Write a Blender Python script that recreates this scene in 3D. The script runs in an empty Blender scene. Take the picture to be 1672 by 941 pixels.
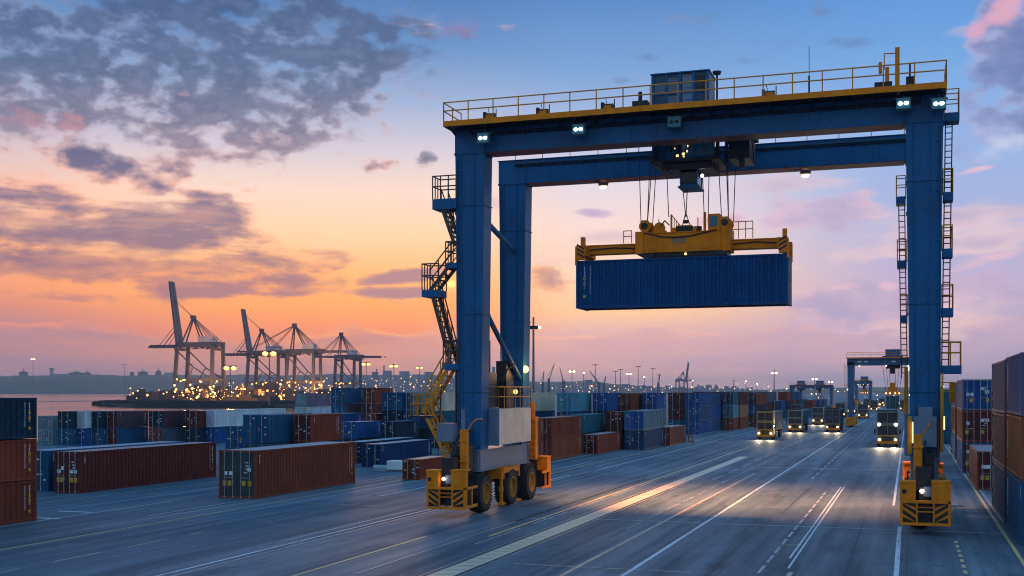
import bpy, bmesh, math, random
from mathutils import Vector, Matrix
R = random.Random(7)
C = bpy.context.scene.collection
SC = bpy.context.scene
# ---------------------------------------------------------------- camera frame (level camera, lens shift)
F, HY, CX, CAMH = 1920.0, 640.0, 836.0, 7.2
ANG = math.atan(649 / 1920)
SA, CA = math.sin(ANG), math.cos(ANG)
def Xat(px, Y):
    k = (px - CX) / F; return Y * (k * CA - SA) / (CA + k * SA)
def Yat(px, X):
    k = (px - CX) / F; return X * (CA + k * SA) / (k * CA - SA)
def gp(px, py, z=0.0):
    s = (py - HY) / (CAMH - z); zc = F / s; xx = (px - CX) / s
    return (xx * CA - zc * SA, xx * SA + zc * CA)
def dp(px, py, depth):
    xx = (px - CX) / F * depth
    return Vector((xx * CA - depth * SA, xx * SA + depth * CA, CAMH + (HY - py) / F * depth))
def sd(px, depth):
    p = dp(px, 640, depth); return p.x, p.y
def lin(*c):
    return tuple((v / 255 / 12.92 if v <= 10 else ((v / 255 + .055) / 1.055) ** 2.4) for v in c) + (1.0,)
# ---------------------------------------------------------------- materials
def new_mat(name):
    m = bpy.data.materials.new(name); m.use_nodes = True
    nt = m.node_tree; b = nt.nodes['Principled BSDF']
    return m, nt, b
def noise(nt, vec, scale, detail=4, rough=.55, dist=0):
    n = nt.nodes.new('ShaderNodeTexNoise'); n.inputs['Scale'].default_value = scale
    n.inputs['Detail'].default_value = detail; n.inputs['Roughness'].default_value = rough
    n.inputs['Distortion'].default_value = dist
    if vec is not None: nt.links.new(vec, n.inputs['Vector'])
    return n.outputs[0]
def mapping(nt, vec, scale=(1, 1, 1), loc=(0, 0, 0), rot=(0, 0, 0)):
    m = nt.nodes.new('ShaderNodeMapping'); m.inputs['Scale'].default_value = scale
    m.inputs['Location'].default_value = loc; m.inputs['Rotation'].default_value = rot
    nt.links.new(vec, m.inputs['Vector']); return m.outputs[0]
def ramp(nt, fac, stops, interp='LINEAR'):
    r = nt.nodes.new('ShaderNodeValToRGB'); r.color_ramp.interpolation = interp
    e = r.color_ramp.elements
    while len(e) < len(stops): e.new(.5)
    for k, (p, c) in enumerate(stops):
        e[k].position = p; e[k].color = c if hasattr(c, '__len__') else (c, c, c, 1)
    nt.links.new(fac, r.inputs[0]); return r.outputs[0]
def mixc(nt, f, a, b, mode='MIX'):
    m = nt.nodes.new('ShaderNodeMix'); m.data_type = 'RGBA'; m.blend_type = mode
    for i, v in ((0, f), (6, a), (7, b)):
        if hasattr(v, 'is_linked'): nt.links.new(v, m.inputs[i])
        elif i == 0: m.inputs[0].default_value = v
        else: m.inputs[i].default_value = tuple(v)[:3] + (1,)
    return m.outputs[2]
def mth(nt, op, *a, clamp=False):
    n = nt.nodes.new('ShaderNodeMath'); n.operation = op; n.use_clamp = clamp
    for i, v in enumerate(a):
        if hasattr(v, 'is_linked'): nt.links.new(v, n.inputs[i])
        else: n.inputs[i].default_value = v
    return n.outputs[0]
def position(nt):
    g = nt.nodes.new('ShaderNodeNewGeometry'); return g.outputs['Position']
def bump(nt, b, h, strength, dist=.02):
    n = nt.nodes.new('ShaderNodeBump'); n.inputs['Strength'].default_value = strength
    n.inputs['Distance'].default_value = dist
    nt.links.new(h, n.inputs['Height']); nt.links.new(n.outputs[0], b.inputs['Normal'])
def paint(name, col, rough=.45, metal=0.0, wear=.35, dirt=(.03, .022, .016), streak=True, scale=.6, objcol=False, spec=.5):
    m, nt, b = new_mat(name)
    P = position(nt)
    if objcol:
        oi = nt.nodes.new('ShaderNodeObjectInfo'); base = oi.outputs['Color']
        off = nt.nodes.new('ShaderNodeVectorMath'); off.operation = 'ADD'
        nt.links.new(P, off.inputs[0])
        rr = mth(nt, 'MULTIPLY', oi.outputs['Random'], 37.0)
        cmb = nt.nodes.new('ShaderNodeCombineXYZ'); nt.links.new(rr, cmb.inputs[0]); nt.links.new(rr, cmb.inputs[1])
        nt.links.new(cmb.outputs[0], off.inputs[1]); P = off.outputs[0]
    else:
        base = None
    n1 = noise(nt, P, scale, 6, .62)
    n2 = noise(nt, mapping(nt, P, (3.0, 3.0, .18)), 1.3, 5, .6)
    n3 = noise(nt, P, 5.5, 4, .7)
    basec = base if base is not None else tuple(col) + (1,)
    v1 = ramp(nt, n1, [(.25, .72), (.75, 1.22)])
    c = mixc(nt, 1.0, basec, v1, 'MULTIPLY')
    fade = ramp(nt, n3, [(.45, 0.0), (.8, .10)])
    c = mixc(nt, fade, c, (.35, .36, .38, 1))
    f = ramp(nt, n2 if streak else n3, [(.52, 0.0), (.78, wear)])
    c = mixc(nt, f, c, dirt + (1,))
    rust = ramp(nt, mth(nt, 'MULTIPLY', n3, n1), [(.36, 0), (.46, wear * .9)])
    c = mixc(nt, rust, c, (.09, .03, .012, 1))
    nt.links.new(c, b.inputs['Base Color'])
    rg = ramp(nt, n1, [(.2, max(.05, rough - .12)), (.8, min(1, rough + .15))])
    nt.links.new(rg, b.inputs['Roughness'])
    b.inputs['Metallic'].default_value = metal
    b.inputs['Specular IOR Level'].default_value = spec
    bump(nt, b, n3, .08, .01)
    return m
def emit(name, col, strength, sample=False):
    m, nt, b = new_mat(name)
    b.inputs['Base Color'].default_value = (.8, .8, .8, 1)
    b.inputs['Emission Color'].default_value = tuple(col) + (1,)
    b.inputs['Emission Strength'].default_value = strength
    try: m.cycles.emission_sampling = 'FRONT' if sample else 'NONE'
    except Exception: pass
    return m
def plain(name, col, rough=.6, metal=0, spec=.5):
    m, nt, b = new_mat(name)
    n = noise(nt, position(nt), 2.0, 4, .6)
    v = ramp(nt, n, [(.3, .75), (.7, 1.2)])
    nt.links.new(mixc(nt, 1.0, tuple(col) + (1,), v, 'MULTIPLY'), b.inputs['Base Color'])
    b.inputs['Roughness'].default_value = rough; b.inputs['Metallic'].default_value = metal
    b.inputs['Specular IOR Level'].default_value = spec
    return m
M = {}
M['cont'] = paint('container_paint', None, .62, 0, .34, objcol=True, spec=.10)
M['roof'] = paint('roof_paint_sky_sheen', None, .34, 0, .22, objcol=True, streak=False)
M['bars'] = paint('galvanised_bars', (.42, .43, .45), .4, .6, .3)
M['crane'] = paint('crane_blue_paint', (.003, .108, .262), .5, 0, .42, dirt=(.010, .020, .036), scale=.35, spec=.25)
M['crane_red'] = paint('underside_pink_bounce', (.20, .06, .05), .55, 0, .3)  # red tint stands for pink light bounced onto the girder bottoms
M['yellow'] = paint('safety_yellow_paint', (.90, .245, .002), .6, 0, .30, scale=1.2, spec=.2)
M['yrail'] = paint('rail_yellow_paint', (.80, .28, .01), .55, 0, .25, scale=1.5, spec=.2)
M['dark'] = plain('dark_machinery', (.018, .02, .024), .5, .2)
M['steel'] = plain('grey_steel', (.16, .17, .19), .45, .4)
M['rope'] = plain('wire_rope', (.05, .05, .055), .5, .6)
M['black'] = plain('black_paint', (.012, .012, .013), .5)
M['tyre'] = plain('tyre_rubber', (.018, .018, .019), .75)
M['cream'] = paint('cream_cabinet_paint', (.88, .66, .47), .5, 0, .08)
M['greyblue'] = paint('grey_blue_paint', (.16, .21, .29), .45, 0, .25)
M['white'] = plain('white_marking', (.75, .76, .78), .6)
M['labely'] = plain('yellow_sticker', (.62, .33, .03), .5)
M['glass'] = plain('dark_glass', (.006, .014, .022), .12, 0, .35)
M['teal'] = paint('teal_machine_paint', (.04, .19, .24), .45, 0, .3)
M['lampW'] = emit('cool_lamp', (.80, .92, 1.0), 8)
M['lampY'] = emit('warm_lamp', (1.0, .74, .40), 2.6)
M['lampO'] = emit('sodium_lamp', (1.0, .46, .08), 2.0)
M['headl'] = emit('headlamp', (1.0, .80, .45), 6)
M['glowY'] = emit('lit_machinery', (1.0, .70, .22), 1.6)
M['glowO'] = emit('quay_work_light', (1.0, .38, .05), 3.0)
# ---------------------------------------------------------------- mesh builder
class MB:
    def __init__(s): s.v = []; s.f = []; s.mi = []; s.cur = 0
    def add(s, vs, fs):
        n = len(s.v); s.v += [tuple(v) for v in vs]
        s.f += [tuple(i + n for i in f) for f in fs]; s.mi += [s.cur] * len(fs); return s
    def box(s, x0, x1, y0, y1, z0, z1):
        vs = [(x0, y0, z0), (x1, y0, z0), (x1, y1, z0), (x0, y1, z0), (x0, y0, z1), (x1, y0, z1), (x1, y1, z1), (x0, y1, z1)]
        return s.add(vs, [(0, 3, 2, 1), (4, 5, 6, 7), (0, 1, 5, 4), (1, 2, 6, 5), (2, 3, 7, 6), (3, 0, 4, 7)])
    def cbox(s, c, d): return s.box(c[0] - d[0] / 2, c[0] + d[0] / 2, c[1] - d[1] / 2, c[1] + d[1] / 2, c[2] - d[2] / 2, c[2] + d[2] / 2)
    def taper(s, p, q, w0, h0, w1=None, h1=None, up=(0, 0, 1)):
        w1 = w0 if w1 is None else w1; h1 = h0 if h1 is None else h1
        p, q = Vector(p), Vector(q); d = (q - p).normalized(); u = Vector(up)
        if abs(d.dot(u)) > .98: u = Vector((0, 1, 0))
        a = d.cross(u).normalized(); b = a.cross(d).normalized(); vs = []
        for c, w, h in ((p, w0, h0), (q, w1, h1)):
            for i, j in ((-1, -1), (1, -1), (1, 1), (-1, 1)): vs.append(c + a * (w / 2 * i) + b * (h / 2 * j))
        return s.add(vs, [(0, 1, 2, 3), (7, 6, 5, 4), (0, 4, 5, 1), (1, 5, 6, 2), (2, 6, 7, 3), (3, 7, 4, 0)])
    def tube(s, p, q, r, n=6, r1=None):
        r1 = r if r1 is None else r1
        p, q = Vector(p), Vector(q); d = (q - p).normalized(); u = Vector((0, 0, 1)) if abs(d.z) < .95 else Vector((0, 1, 0))
        a = d.cross(u).normalized(); b = a.cross(d).normalized(); vs = []
        for c, rr in ((p, r), (q, r1)):
            for i in range(n):
                t = 2 * math.pi * i / n; vs.append(c + a * (rr * math.cos(t)) + b * (rr * math.sin(t)))
        fs = [(i, (i + 1) % n, n + (i + 1) % n, n + i) for i in range(n)] + [tuple(range(n - 1, -1, -1)), tuple(range(n, 2 * n))]
        return s.add(vs, fs)
    def path(s, pts, r, n=6):
        for a, b in zip(pts, pts[1:]): s.tube(a, b, r, n)
        return s
    def prism(s, poly, axis, a, b):
        n = len(poly); vs = []
        for t in (a, b):
            for (u, w) in poly: vs.append({'x': (t, u, w), 'y': (u, t, w), 'z': (u, w, t)}[axis])
        fs = [tuple(range(n)), tuple(range(2 * n - 1, n - 1, -1))] + [(i, n + i, n + (i + 1) % n, (i + 1) % n) for i in range(n)]
        return s.add(vs, fs)
    def lathe(s, prof, c, axis='x', n=28):
        c = Vector(c); vs = []; k = len(prof)
        for i in range(n):
            t = 2 * math.pi * i / n
            for (a, r) in prof:
                u, w = r * math.cos(t), r * math.sin(t)
                vs.append(c + Vector({'x': (a, u, w), 'y': (u, a, w), 'z': (u, w, a)}[axis]))
        fs = []
        for i in range(n):
            j = (i + 1) % n
            for q in range(k - 1): fs.append((i * k + q, i * k + q + 1, j * k + q + 1, j * k + q))
        return s.add(vs, fs)
    def sphere(s, c, r, n=8, m=5, sc=(1, 1, 1)):
        c = Vector(c); vs = [c + Vector((0, 0, r * sc[2]))]
        for i in range(1, m):
            ph = math.pi * i / m
            for j in range(n):
                t = 2 * math.pi * j / n
                vs.append(c + Vector((r * sc[0] * math.sin(ph) * math.cos(t), r * sc[1] * math.sin(ph) * math.sin(t), r * sc[2] * math.cos(ph))))
        vs.append(c - Vector((0, 0, r * sc[2]))); L = len(vs) - 1
        fs = [(0, 1 + j, 1 + (j + 1) % n) for j in range(n)]
        for i in range(m - 2):
            for j in range(n):
                a = 1 + i * n + j; b = 1 + i * n + (j + 1) % n; fs.append((a, a + n, b + n, b))
        fs += [(L, L - n + (j + 1) % n, L - n + j) for j in range(n)]
        return s.add(vs, fs)
    def build(s, name, mats, parent=None, smooth=False, loc=None, bevel=0, color=None):
        me = bpy.data.meshes.new(name); me.from_pydata(s.v, [], s.f)
        if not isinstance(mats, (list, tuple)): mats = [mats]
        for m in mats: me.materials.append(m)
        if len(mats) > 1: me.polygons.foreach_set('material_index', s.mi)
        bm = bmesh.new(); bm.from_mesh(me); bmesh.ops.recalc_face_normals(bm, faces=bm.faces[:]); bm.to_mesh(me); bm.free()
        if smooth:
            me.polygons.foreach_set('use_smooth', [True] * len(me.polygons))
            me.set_sharp_from_angle(angle=math.radians(35))
        me.update()
        o = bpy.data.objects.new(name, me); C.objects.link(o)
        if parent is not None: o.parent = parent
        if loc is not None: o.location = loc
        if color is not None: o.color = tuple(color)[:3] + (1,)
        if bevel:
            b = o.modifiers.new('bevel', 'BEVEL'); b.width = bevel; b.segments = 2; b.limit_method = 'ANGLE'
        return o
def thing(name, label, cat, loc=(0, 0, 0), rz=0, group=None):
    o = bpy.data.objects.new(name, None); C.objects.link(o); o.location = loc; o.rotation_euler = (0, 0, rz)
    o.empty_display_size = .3
    o['label'] = label; o['category'] = cat
    if group: o['group'] = group
    return o
def tag(o, label, cat, group=None):
    o['label'] = label; o['category'] = cat
    if group: o['group'] = group
    return o
def kind(o, k): o['kind'] = k; return o
def rail(mb, pts, h=1.1, r=.03, post=1.5, mids=(.55,)):
    """handrail with posts along a polyline of floor points"""
    for a, b in zip(pts, pts[1:]):
        a, b = Vector(a), Vector(b); L = (b - a).length; n = max(1, round(L / post))
        for k in range(n + 1):
            p = a.lerp(b, k / n); mb.tube(p, p + Vector((0, 0, h)), r * .9, 5)
        for hh in (h,) + tuple(h * m for m in mids):
            mb.tube(a + Vector((0, 0, hh)), b + Vector((0, 0, hh)), r, 5)
    return mb
def ladder(mb, p, q, w, side, step=.3, r=.03):
    p, q, side = Vector(p), Vector(q), Vector(side).normalized()
    for s_ in (-1, 1): mb.tube(p + side * (w / 2 * s_), q + side * (w / 2 * s_), r, 5)
    n = int((q - p).length / step)
    for k in range(1, n):
        c = p.lerp(q, k / n); mb.tube(c - side * w / 2, c + side * w / 2, r * .8, 4)
    return mb
# ---------------------------------------------------------------- world: dusk sky with clouds
def build_world():
    w = bpy.data.worlds.new('World'); SC.world = w; w.use_nodes = True
    nt = w.node_tree; nt.nodes.clear()
    out = nt.nodes.new('ShaderNodeOutputWorld'); bg = nt.nodes.new('ShaderNodeBackground')
    tc = nt.nodes.new('ShaderNodeTexCoord'); sep = nt.nodes.new('ShaderNodeSeparateXYZ')
    nt.links.new(tc.outputs['Generated'], sep.inputs[0])
    nx, ny, nz = sep.outputs
    m = lambda op, *a, **k: mth(nt, op, *a, **k)
    cx = m('ADD', m('MULTIPLY', nx, CA), m('MULTIPLY', ny, SA))
    cy = m('SUBTRACT', m('MULTIPLY', ny, CA), m('MULTIPLY', nx, SA))
    U = m('ARCTAN2', cx, cy); V = m('ARCSINE', nz)
    def uv(x, y):
        u = math.atan((x - CX) / F); return u, math.atan((HY - y) / F * math.cos(u))
    vmax = .9
    Vn = m('DIVIDE', V, vmax, clamp=True)
    def vr(stops): return ramp(nt, Vn, [(min(1, p / vmax), lin(*c)) for p, c in stops])
    yv = lambda y: math.atan((HY - y) / F)
    sunset = vr([(0, (140, 108, 128)), (yv(612), (160, 113, 128)), (yv(575), (206, 128, 118)), (yv(540), (240, 136, 100)), (yv(500), (254, 160, 92)),
                 (yv(450), (255, 180, 112)), (yv(390), (255, 203, 160)), (yv(320), (244, 210, 192)), (yv(250), (206, 196, 208)), (yv(170), (150, 170, 206)),
                 (yv(80), (98, 140, 192)), (yv(0), (78, 122, 180)), (.45, (62, 104, 166)), (.9, (98, 168, 224))])
    left = vr([(0, (125, 115, 145)), (yv(600), (136, 118, 146)), (yv(550), (160, 126, 145)), (yv(515), (205, 132, 122)), (yv(480), (240, 150, 112)), (yv(420), (240, 172, 135)),
               (yv(330), (240, 190, 165)), (yv(260), (205, 185, 195)), (yv(200), (160, 170, 200)), (yv(100), (105, 145, 190)), (yv(0), (80, 122, 175)), (.45, (62, 104, 166)), (.9, (50, 88, 150))])
    right = vr([(0, (150, 155, 188)), (yv(600), (166, 162, 196)), (yv(540), (186, 166, 192)), (yv(470), (186, 170, 202)), (yv(400), (168, 172, 210)), (yv(300), (150, 172, 216)),
                (yv(200), (128, 168, 220)), (yv(100), (104, 155, 212)), (yv(0), (86, 140, 205)), (.45, (80, 142, 204)), (.9, (98, 168, 224))])
    mid = vr([(0, (165, 150, 180)), (yv(600), (188, 158, 180)), (yv(550), (214, 168, 176)), (yv(510), (250, 195, 150)), (yv(450), (250, 205, 175)), (yv(370), (238, 210, 205)), (yv(300), (214, 205, 218)),
              (yv(220), (165, 180, 215)), (yv(120), (115, 155, 205)), (yv(0), (82, 130, 190)), (.45, (76, 134, 194)), (.9, (98, 168, 224))])
    back = vr([(0, (152, 150, 158)), (.15, (164, 168, 182)), (.4, (130, 180, 216)), (.9, (100, 170, 226))])
    def sm(x, a, b):
        n = nt.nodes.new('ShaderNodeMapRange'); n.interpolation_type = 'SMOOTHSTEP'
        nt.links.new(x, n.inputs[0]); n.inputs[1].default_value = a; n.inputs[2].default_value = b
        return n.outputs[0]
    col = mixc(nt, sm(U, -.46, -.22), left, sunset)
    col = mixc(nt, sm(U, -.06, .07), col, mid)
    col = mixc(nt, sm(U, .10, .34), col, right)
    absU = m('ABSOLUTE', U)
    side = vr([(0, (200, 186, 190)), (.15, (222, 212, 220)), (.4, (180, 205, 232)), (.9, (100, 170, 226))])  # unseen sky to the right, brightened to light the side faces
    col = mixc(nt, sm(U, .46, .80), col, side)
    col = mixc(nt, m('MAXIMUM', sm(U, 1.75, 2.4), sm(U, -.6, -1.6)), col, back)
    # ---- clouds: coordinates on a cloud deck (compresses towards the horizon)
    den = m('ADD', nz, .09)
    cu, cv = m('DIVIDE', cx, den), m('DIVIDE', cy, den)
    cmb = nt.nodes.new('ShaderNodeCombineXYZ'); nt.links.new(cu, cmb.inputs[0]); nt.links.new(cv, cmb.inputs[1])
    deck = cmb.outputs[0]
    cm2 = nt.nodes.new('ShaderNodeCombineXYZ'); nt.links.new(U, cm2.inputs[0]); nt.links.new(V, cm2.inputs[1])
    uvv = cm2.outputs[0]
    warp = nt.nodes.new('ShaderNodeTexNoise'); warp.inputs['Scale'].default_value = 9; warp.inputs['Detail'].default_value = 3
    nt.links.new(uvv, warp.inputs['Vector'])
    wv = nt.nodes.new('ShaderNodeVectorMath'); wv.operation = 'MULTIPLY_ADD'
    nt.links.new(warp.outputs['Color'], wv.inputs[0]); wv.inputs[1].default_value = (.022, .012, 0)
    nt.links.new(uvv, wv.inputs[2])
    puff = noise(nt, mapping(nt, wv.outputs[0], (24, 40, 1)), 1.0, 8, .54)          # cumulus sized lumps
    cell = noise(nt, mapping(nt, wv.outputs[0], (46, 74, 1), (3.1, 1.7, 0)), 1.0, 5, .5)
    band = noise(nt, mapping(nt, wv.outputs[0], (7, 34, 1), (.3, 5.2, 0)), 1.0, 8, .56)
    wisp = noise(nt, mapping(nt, wv.outputs[0], (9, 46, 1), (5.3, 2.2, 0), (0, 0, -.18)), 1.0, 7, .6)
    def blob(x, y, rx, ry, rot=0.0, amp=1.0):
        u0, v0 = uv(x, y); du = m('SUBTRACT', U, u0); dv = m('SUBTRACT', V, v0); c, s = math.cos(rot), math.sin(rot)
        a = m('DIVIDE', m('ADD', m('MULTIPLY', du, c), m('MULTIPLY', dv, s)), rx / F)
        b = m('DIVIDE', m('SUBTRACT', m('MULTIPLY', dv, c), m('MULTIPLY', du, s)), ry / F)
        r2 = m('ADD', m('MULTIPLY', a, a), m('MULTIPLY', b, b))
        return m('MULTIPLY', m('POWER', 2.718, m('MULTIPLY', r2, -1.0)), amp)
    def mx(l):
        r = l[0]
        for q in l[1:]: r = m('MAXIMUM', r, q)
        return r
    def sm_(l, top):
        r = l[0]
        for q in l[1:]: r = m('ADD', r, q)
        return m('MINIMUM', r, top)
    brk = ramp(nt, noise(nt, mapping(nt, uvv, (11, 26, 1), (7.7, 3.3, 0)), 1.0, 3, .5), [(.36, .0), (.6, 1.)])
    def layer(col, cov, nz_, lo, hi, thick, rim, rimw=.5, opacity=1.0, gain=1.9):
        """cov + noise -> density; thin parts take the rim colour in places, thick parts the body colour"""
        d = m('ADD', cov, m('MULTIPLY', m('SUBTRACT', nz_, .5), gain))
        a = sm(d, lo, hi); t = sm(d, lo + (hi - lo) * .35, hi + rimw)
        cc = mixc(nt, t, mixc(nt, brk, mixc(nt, .55, col, thick), rim), thick)
        return mixc(nt, m('MULTIPLY', a, opacity), col, cc)
    # colour of cloud bodies by elevation
    bodyHi = vr([(0, (150, 118, 138)), (yv(500), (158, 122, 138)), (yv(400), (140, 118, 140)), (yv(310), (112, 104, 136)), (yv(240), (78, 88, 124)), (yv(130), (54, 79, 118)), (yv(0), (46, 74, 116)), (.6, (50, 80, 125))])
    rimHi = vr([(0, (235, 140, 115)), (yv(500), (255, 165, 105)), (yv(400), (250, 180, 140)), (yv(310), (244, 184, 164)), (yv(230), (205, 182, 192)), (yv(140), (150, 160, 192)), (yv(0), (112, 138, 180)), (.6, (90, 125, 175))])
    covA = sm_([blob(470, 130, 90, 70, 0, .35), blob(350, 50, 130, 50, 0, .25), blob(280, 40, 270, 80, 0, .85), blob(450, 150, 150, 75, 0, .85), blob(30, 160, 120, 70, 0, .62), blob(180, 190, 230, 60, .1, .5), blob(560, 50, 160, 70, 0, .75), blob(500, 195, 90, 30, 0, .45), blob(340, 255, 120, 45, 0, .42), blob(20, 30, 60, 40, 0, .4), blob(330, 110, 200, 70, 0, .4), blob(120, 110, 130, 50, 0, .3), blob(410, 235, 90, 35, 0, .3), blob(560, 110, 110, 60, 0, .3)], .90)
    pc = m('ADD', m('MULTIPLY', puff, .5), m('MULTIPLY', cell, .5))
    col = layer(col, covA, pc, .34, .84, mixc(nt, ramp(nt, mth(nt, 'ADD', mth(nt, 'MULTIPLY', cell, .65), mth(nt, 'MULTIPLY', puff, .35)), [(.42, .0), (.62, .34)]), bodyHi, rimHi), rimHi, .24, .96, 3.5)
    # pink lit patch at far left
    col = layer(col, mx([blob(70, 205, 120, 34, -.05, .75), blob(20, 180, 60, 26, 0, .6)]), puff, .5, .9, lin(190, 130, 150), lin(245, 165, 150), .3, .7)
    covB = mx([blob(165, 272, 112, 32, -.25, 1.0), blob(110, 255, 50, 20, 0, .7), blob(330, 318, 50, 18, 0, .8), blob(300, 275, 60, 25, 0, .6), blob(410, 225, 60, 25, 0, .6), blob(615, 265, 50, 24, 0, .8), blob(690, 262, 40, 18, 0, .55), blob(650, 188, 40, 16, 0, .5)])
    col = layer(col, covB, puff, .46, .68, bodyHi, rimHi, .25, .97)
    bodyLo = vr([(0, (150, 118, 140)), (yv(470), (160, 112, 124)), (yv(430), (134, 104, 126)), (yv(370), (132, 110, 134)), (yv(300), (108, 98, 132)), (.5, (110, 105, 140))])
    rimLo = vr([(0, (250, 140, 105)), (yv(470), (255, 160, 100)), (yv(400), (252, 176, 130)), (yv(300), (245, 180, 160)), (.5, (200, 180, 190))])
    covC = sm_([blob(150, 365, 230, 46, -.08, .95), blob(300, 355, 110, 26, .05, 1.0), blob(30, 340, 160, 30, -.1, .75), blob(230, 445, 330, 34, .0, 1.1), blob(440, 452, 120, 22, -.12, .9), blob(60, 420, 150, 30, .06, .9), blob(100, 480, 200, 26, .02, .55), blob(90, 390, 150, 30, 0, .5), blob(390, 450, 130, 26, -.05, .4)], .80)
    bp = m('ADD', m('MULTIPLY', band, .72), m('MULTIPLY', puff, .28))
    col = layer(col, covC, bp, .40, .74, mixc(nt, ramp(nt, wisp, [(.46, 0.), (.64, .45)]), bodyLo, rimLo), rimLo, .22, .94, 3.6)
    covD = mx([blob(655, 452, 105, 18, .12, 1.15), blob(640, 478, 110, 16, 0, 1.05), blob(720, 440, 55, 22, 0, .8), blob(885, 455, 70, 40, 0, .75)])
    col = layer(col, covD, m('ADD', m('MULTIPLY', band, .4), m('MULTIPLY', puff, .6)), .48, .66, lin(160, 118, 135), lin(255, 170, 115), .22, .93)
    # mauve bank above the horizon
    covE = m('SUBTRACT', m('SUBTRACT', 1.12, sm(V, yv(578), yv(492))), mx([blob(440, 548, 130, 22, 0, .5), blob(900, 535, 110, 20, 0, .45), blob(640, 540, 60, 12, 0, .3), blob(200, 512, 120, 10, 0, .3)]))
    bankC = ramp(nt, m('DIVIDE', m('ADD', U, .45), .9, clamp=True), [(0, lin(146, 124, 150)), (.35, lin(186, 124, 130)), (.55, lin(205, 155, 168)), (1, lin(172, 160, 192))])
    bankR = ramp(nt, m('DIVIDE', m('ADD', U, .45), .9, clamp=True), [(0, lin(232, 140, 118)), (.35, lin(255, 160, 105)), (.55, lin(255, 185, 140)), (1, lin(215, 170, 190))])
    col = layer(col, covE, bp, .5, .64, mixc(nt, ramp(nt, wisp, [(.35, 0.), (.65, .45)]), bankC, bankR), bankR, .25, .85, 2.3)
    # right side mauve clouds, pink lit edges
    covF = mx([blob(1400, 500, 240, 60, 0, .85), blob(1330, 350, 150, 50, 0, .82), blob(1180, 360, 80, 30, 0, .75), blob(1600, 470, 120, 60, 0, .7), blob(965, 347, 60, 15, 0, .9), blob(920, 420, 90, 26, .1, .6)])
    col = layer(col, covF, m('ADD', m('MULTIPLY', band, .5), m('MULTIPLY', puff, .5)), .5, .72, lin(170, 155, 192), lin(232, 188, 200), .22, .85)
    covL = sm_([blob(800, 330, 120, 30, .1, .7), blob(1000, 385, 130, 26, .05, .72), blob(900, 430, 90, 24, 0, .7), blob(560, 300, 150, 30, -.1, .55), blob(600, 380, 200, 24, .05, .45), blob(1250, 300, 180, 46, 0, .7), blob(1420, 400, 220, 46, 0, .7), blob(1620, 360, 110, 44, 0, .8), blob(1560, 520, 160, 46, 0, .75)], .85)
    col = layer(col, covL, bp, .45, .85, lin(188, 166, 190), lin(246, 206, 196), .35, .7, 2.6)
    covG = mx([blob(1650, 90, 85, 120, 0, 1.05), blob(1600, 190, 80, 70, 0, .75), blob(1690, 200, 100, 60, 0, .9)])
    col = layer(col, covG, pc, .46, .8, mixc(nt, ramp(nt, puff, [(.4, .0), (.62, .6)]), lin(92, 112, 162), lin(140, 145, 190)), lin(170, 168, 206), .3, .92, 2.4)
    col = layer(col, mx([blob(1645, 20, 46, 28, .4, 1.0), blob(1600, 48, 26, 18, .6, .8)]), puff, .5, .9, lin(225, 165, 180), lin(200, 155, 185), .3, .8)
    covH = mx([blob(755, 45, 52, 32, 0, .95)])
    col = layer(col, covH, pc, .55, 1.0, lin(112, 100, 145), lin(150, 120, 155), .3, .75, 2.8)
    covI = mx([blob(1140, 30, 90, 18, 0, .7), blob(1230, 75, 110, 22, 0, .72), blob(1050, 95, 50, 14, 0, .75), blob(1210, 98, 70, 14, 0, .8), blob(1370, 70, 90, 20, 0, .65), blob(1020, 130, 45, 12, 0, .8), blob(1330, 20, 80, 18, 0, .55)])
    col = layer(col, covI, m('ADD', m('MULTIPLY', band, .35), m('MULTIPLY', puff, .65)), .5, .85, lin(84, 112, 158), lin(110, 138, 184), .3, .85)
    covJ = mx([blob(1650, 235, 60, 30, 0, .95), blob(1590, 215, 30, 16, 0, .7)])
    col = layer(col, covJ, puff, .5, .95, lin(206, 208, 226), lin(160, 180, 220), .3, .85)
    covK = mx([blob(1600, 275, 50, 9, .2, .9), blob(1610, 425, 110, 14, .25, .85), blob(1370, 468, 55, 10, .1, .8), blob(1450, 465, 26, 14, 0, .7), blob(1320, 505, 60, 8, .12, .6)])
    col = layer(col, covK, wisp, .5, .8, lin(238, 186, 196), lin(200, 176, 202), .3, .8)
    # the sun's glow through the cloud bank
    su, sv = uv(737, 464)
    glow = m('ADD', blob(737, 464, 6, 4, 0, 1.4), blob(740, 463, 40, 14, 0, .22))
    add = nt.nodes.new('ShaderNodeMix'); add.data_type = 'RGBA'; add.blend_type = 'ADD'
    nt.links.new(glow, add.inputs[0]); nt.links.new(col, add.inputs[6]); add.inputs[7].default_value = (1.2, .55, .12, 1)
    col = add.outputs[2]
    # clear upper-air light from a Nishita sky with the sun just above the horizon
    sky = nt.nodes.new('ShaderNodeTexSky'); sky.sky_type = 'NISHITA'; sky.sun_disc = False
    sky.sun_elevation = math.radians(SUN_EL); sky.sun_rotation = math.radians(SUN_AZ)
    bg2 = nt.nodes.new('ShaderNodeBackground'); nt.links.new(sky.outputs[0], bg2.inputs[0]); bg2.inputs[1].default_value = NISHITA
    nt.links.new(col, bg.inputs[0]); bg.inputs[1].default_value = SKYS
    ads = nt.nodes.new('ShaderNodeAddShader')
    nt.links.new(bg.outputs[0], ads.inputs[0]); nt.links.new(bg2.outputs[0], ads.inputs[1])
    nt.links.new(ads.outputs[0], out.inputs[0])
    try:
        w.cycles.sampling_method = 'MANUAL'; w.cycles.sample_map_resolution = 1024
    except Exception: pass
SUN_EL = 5.0
SUN_AZ = -21.7        # degrees from +Y, towards -X
NISHITA = 0.002
SKYS = 1.0
build_world()
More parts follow.
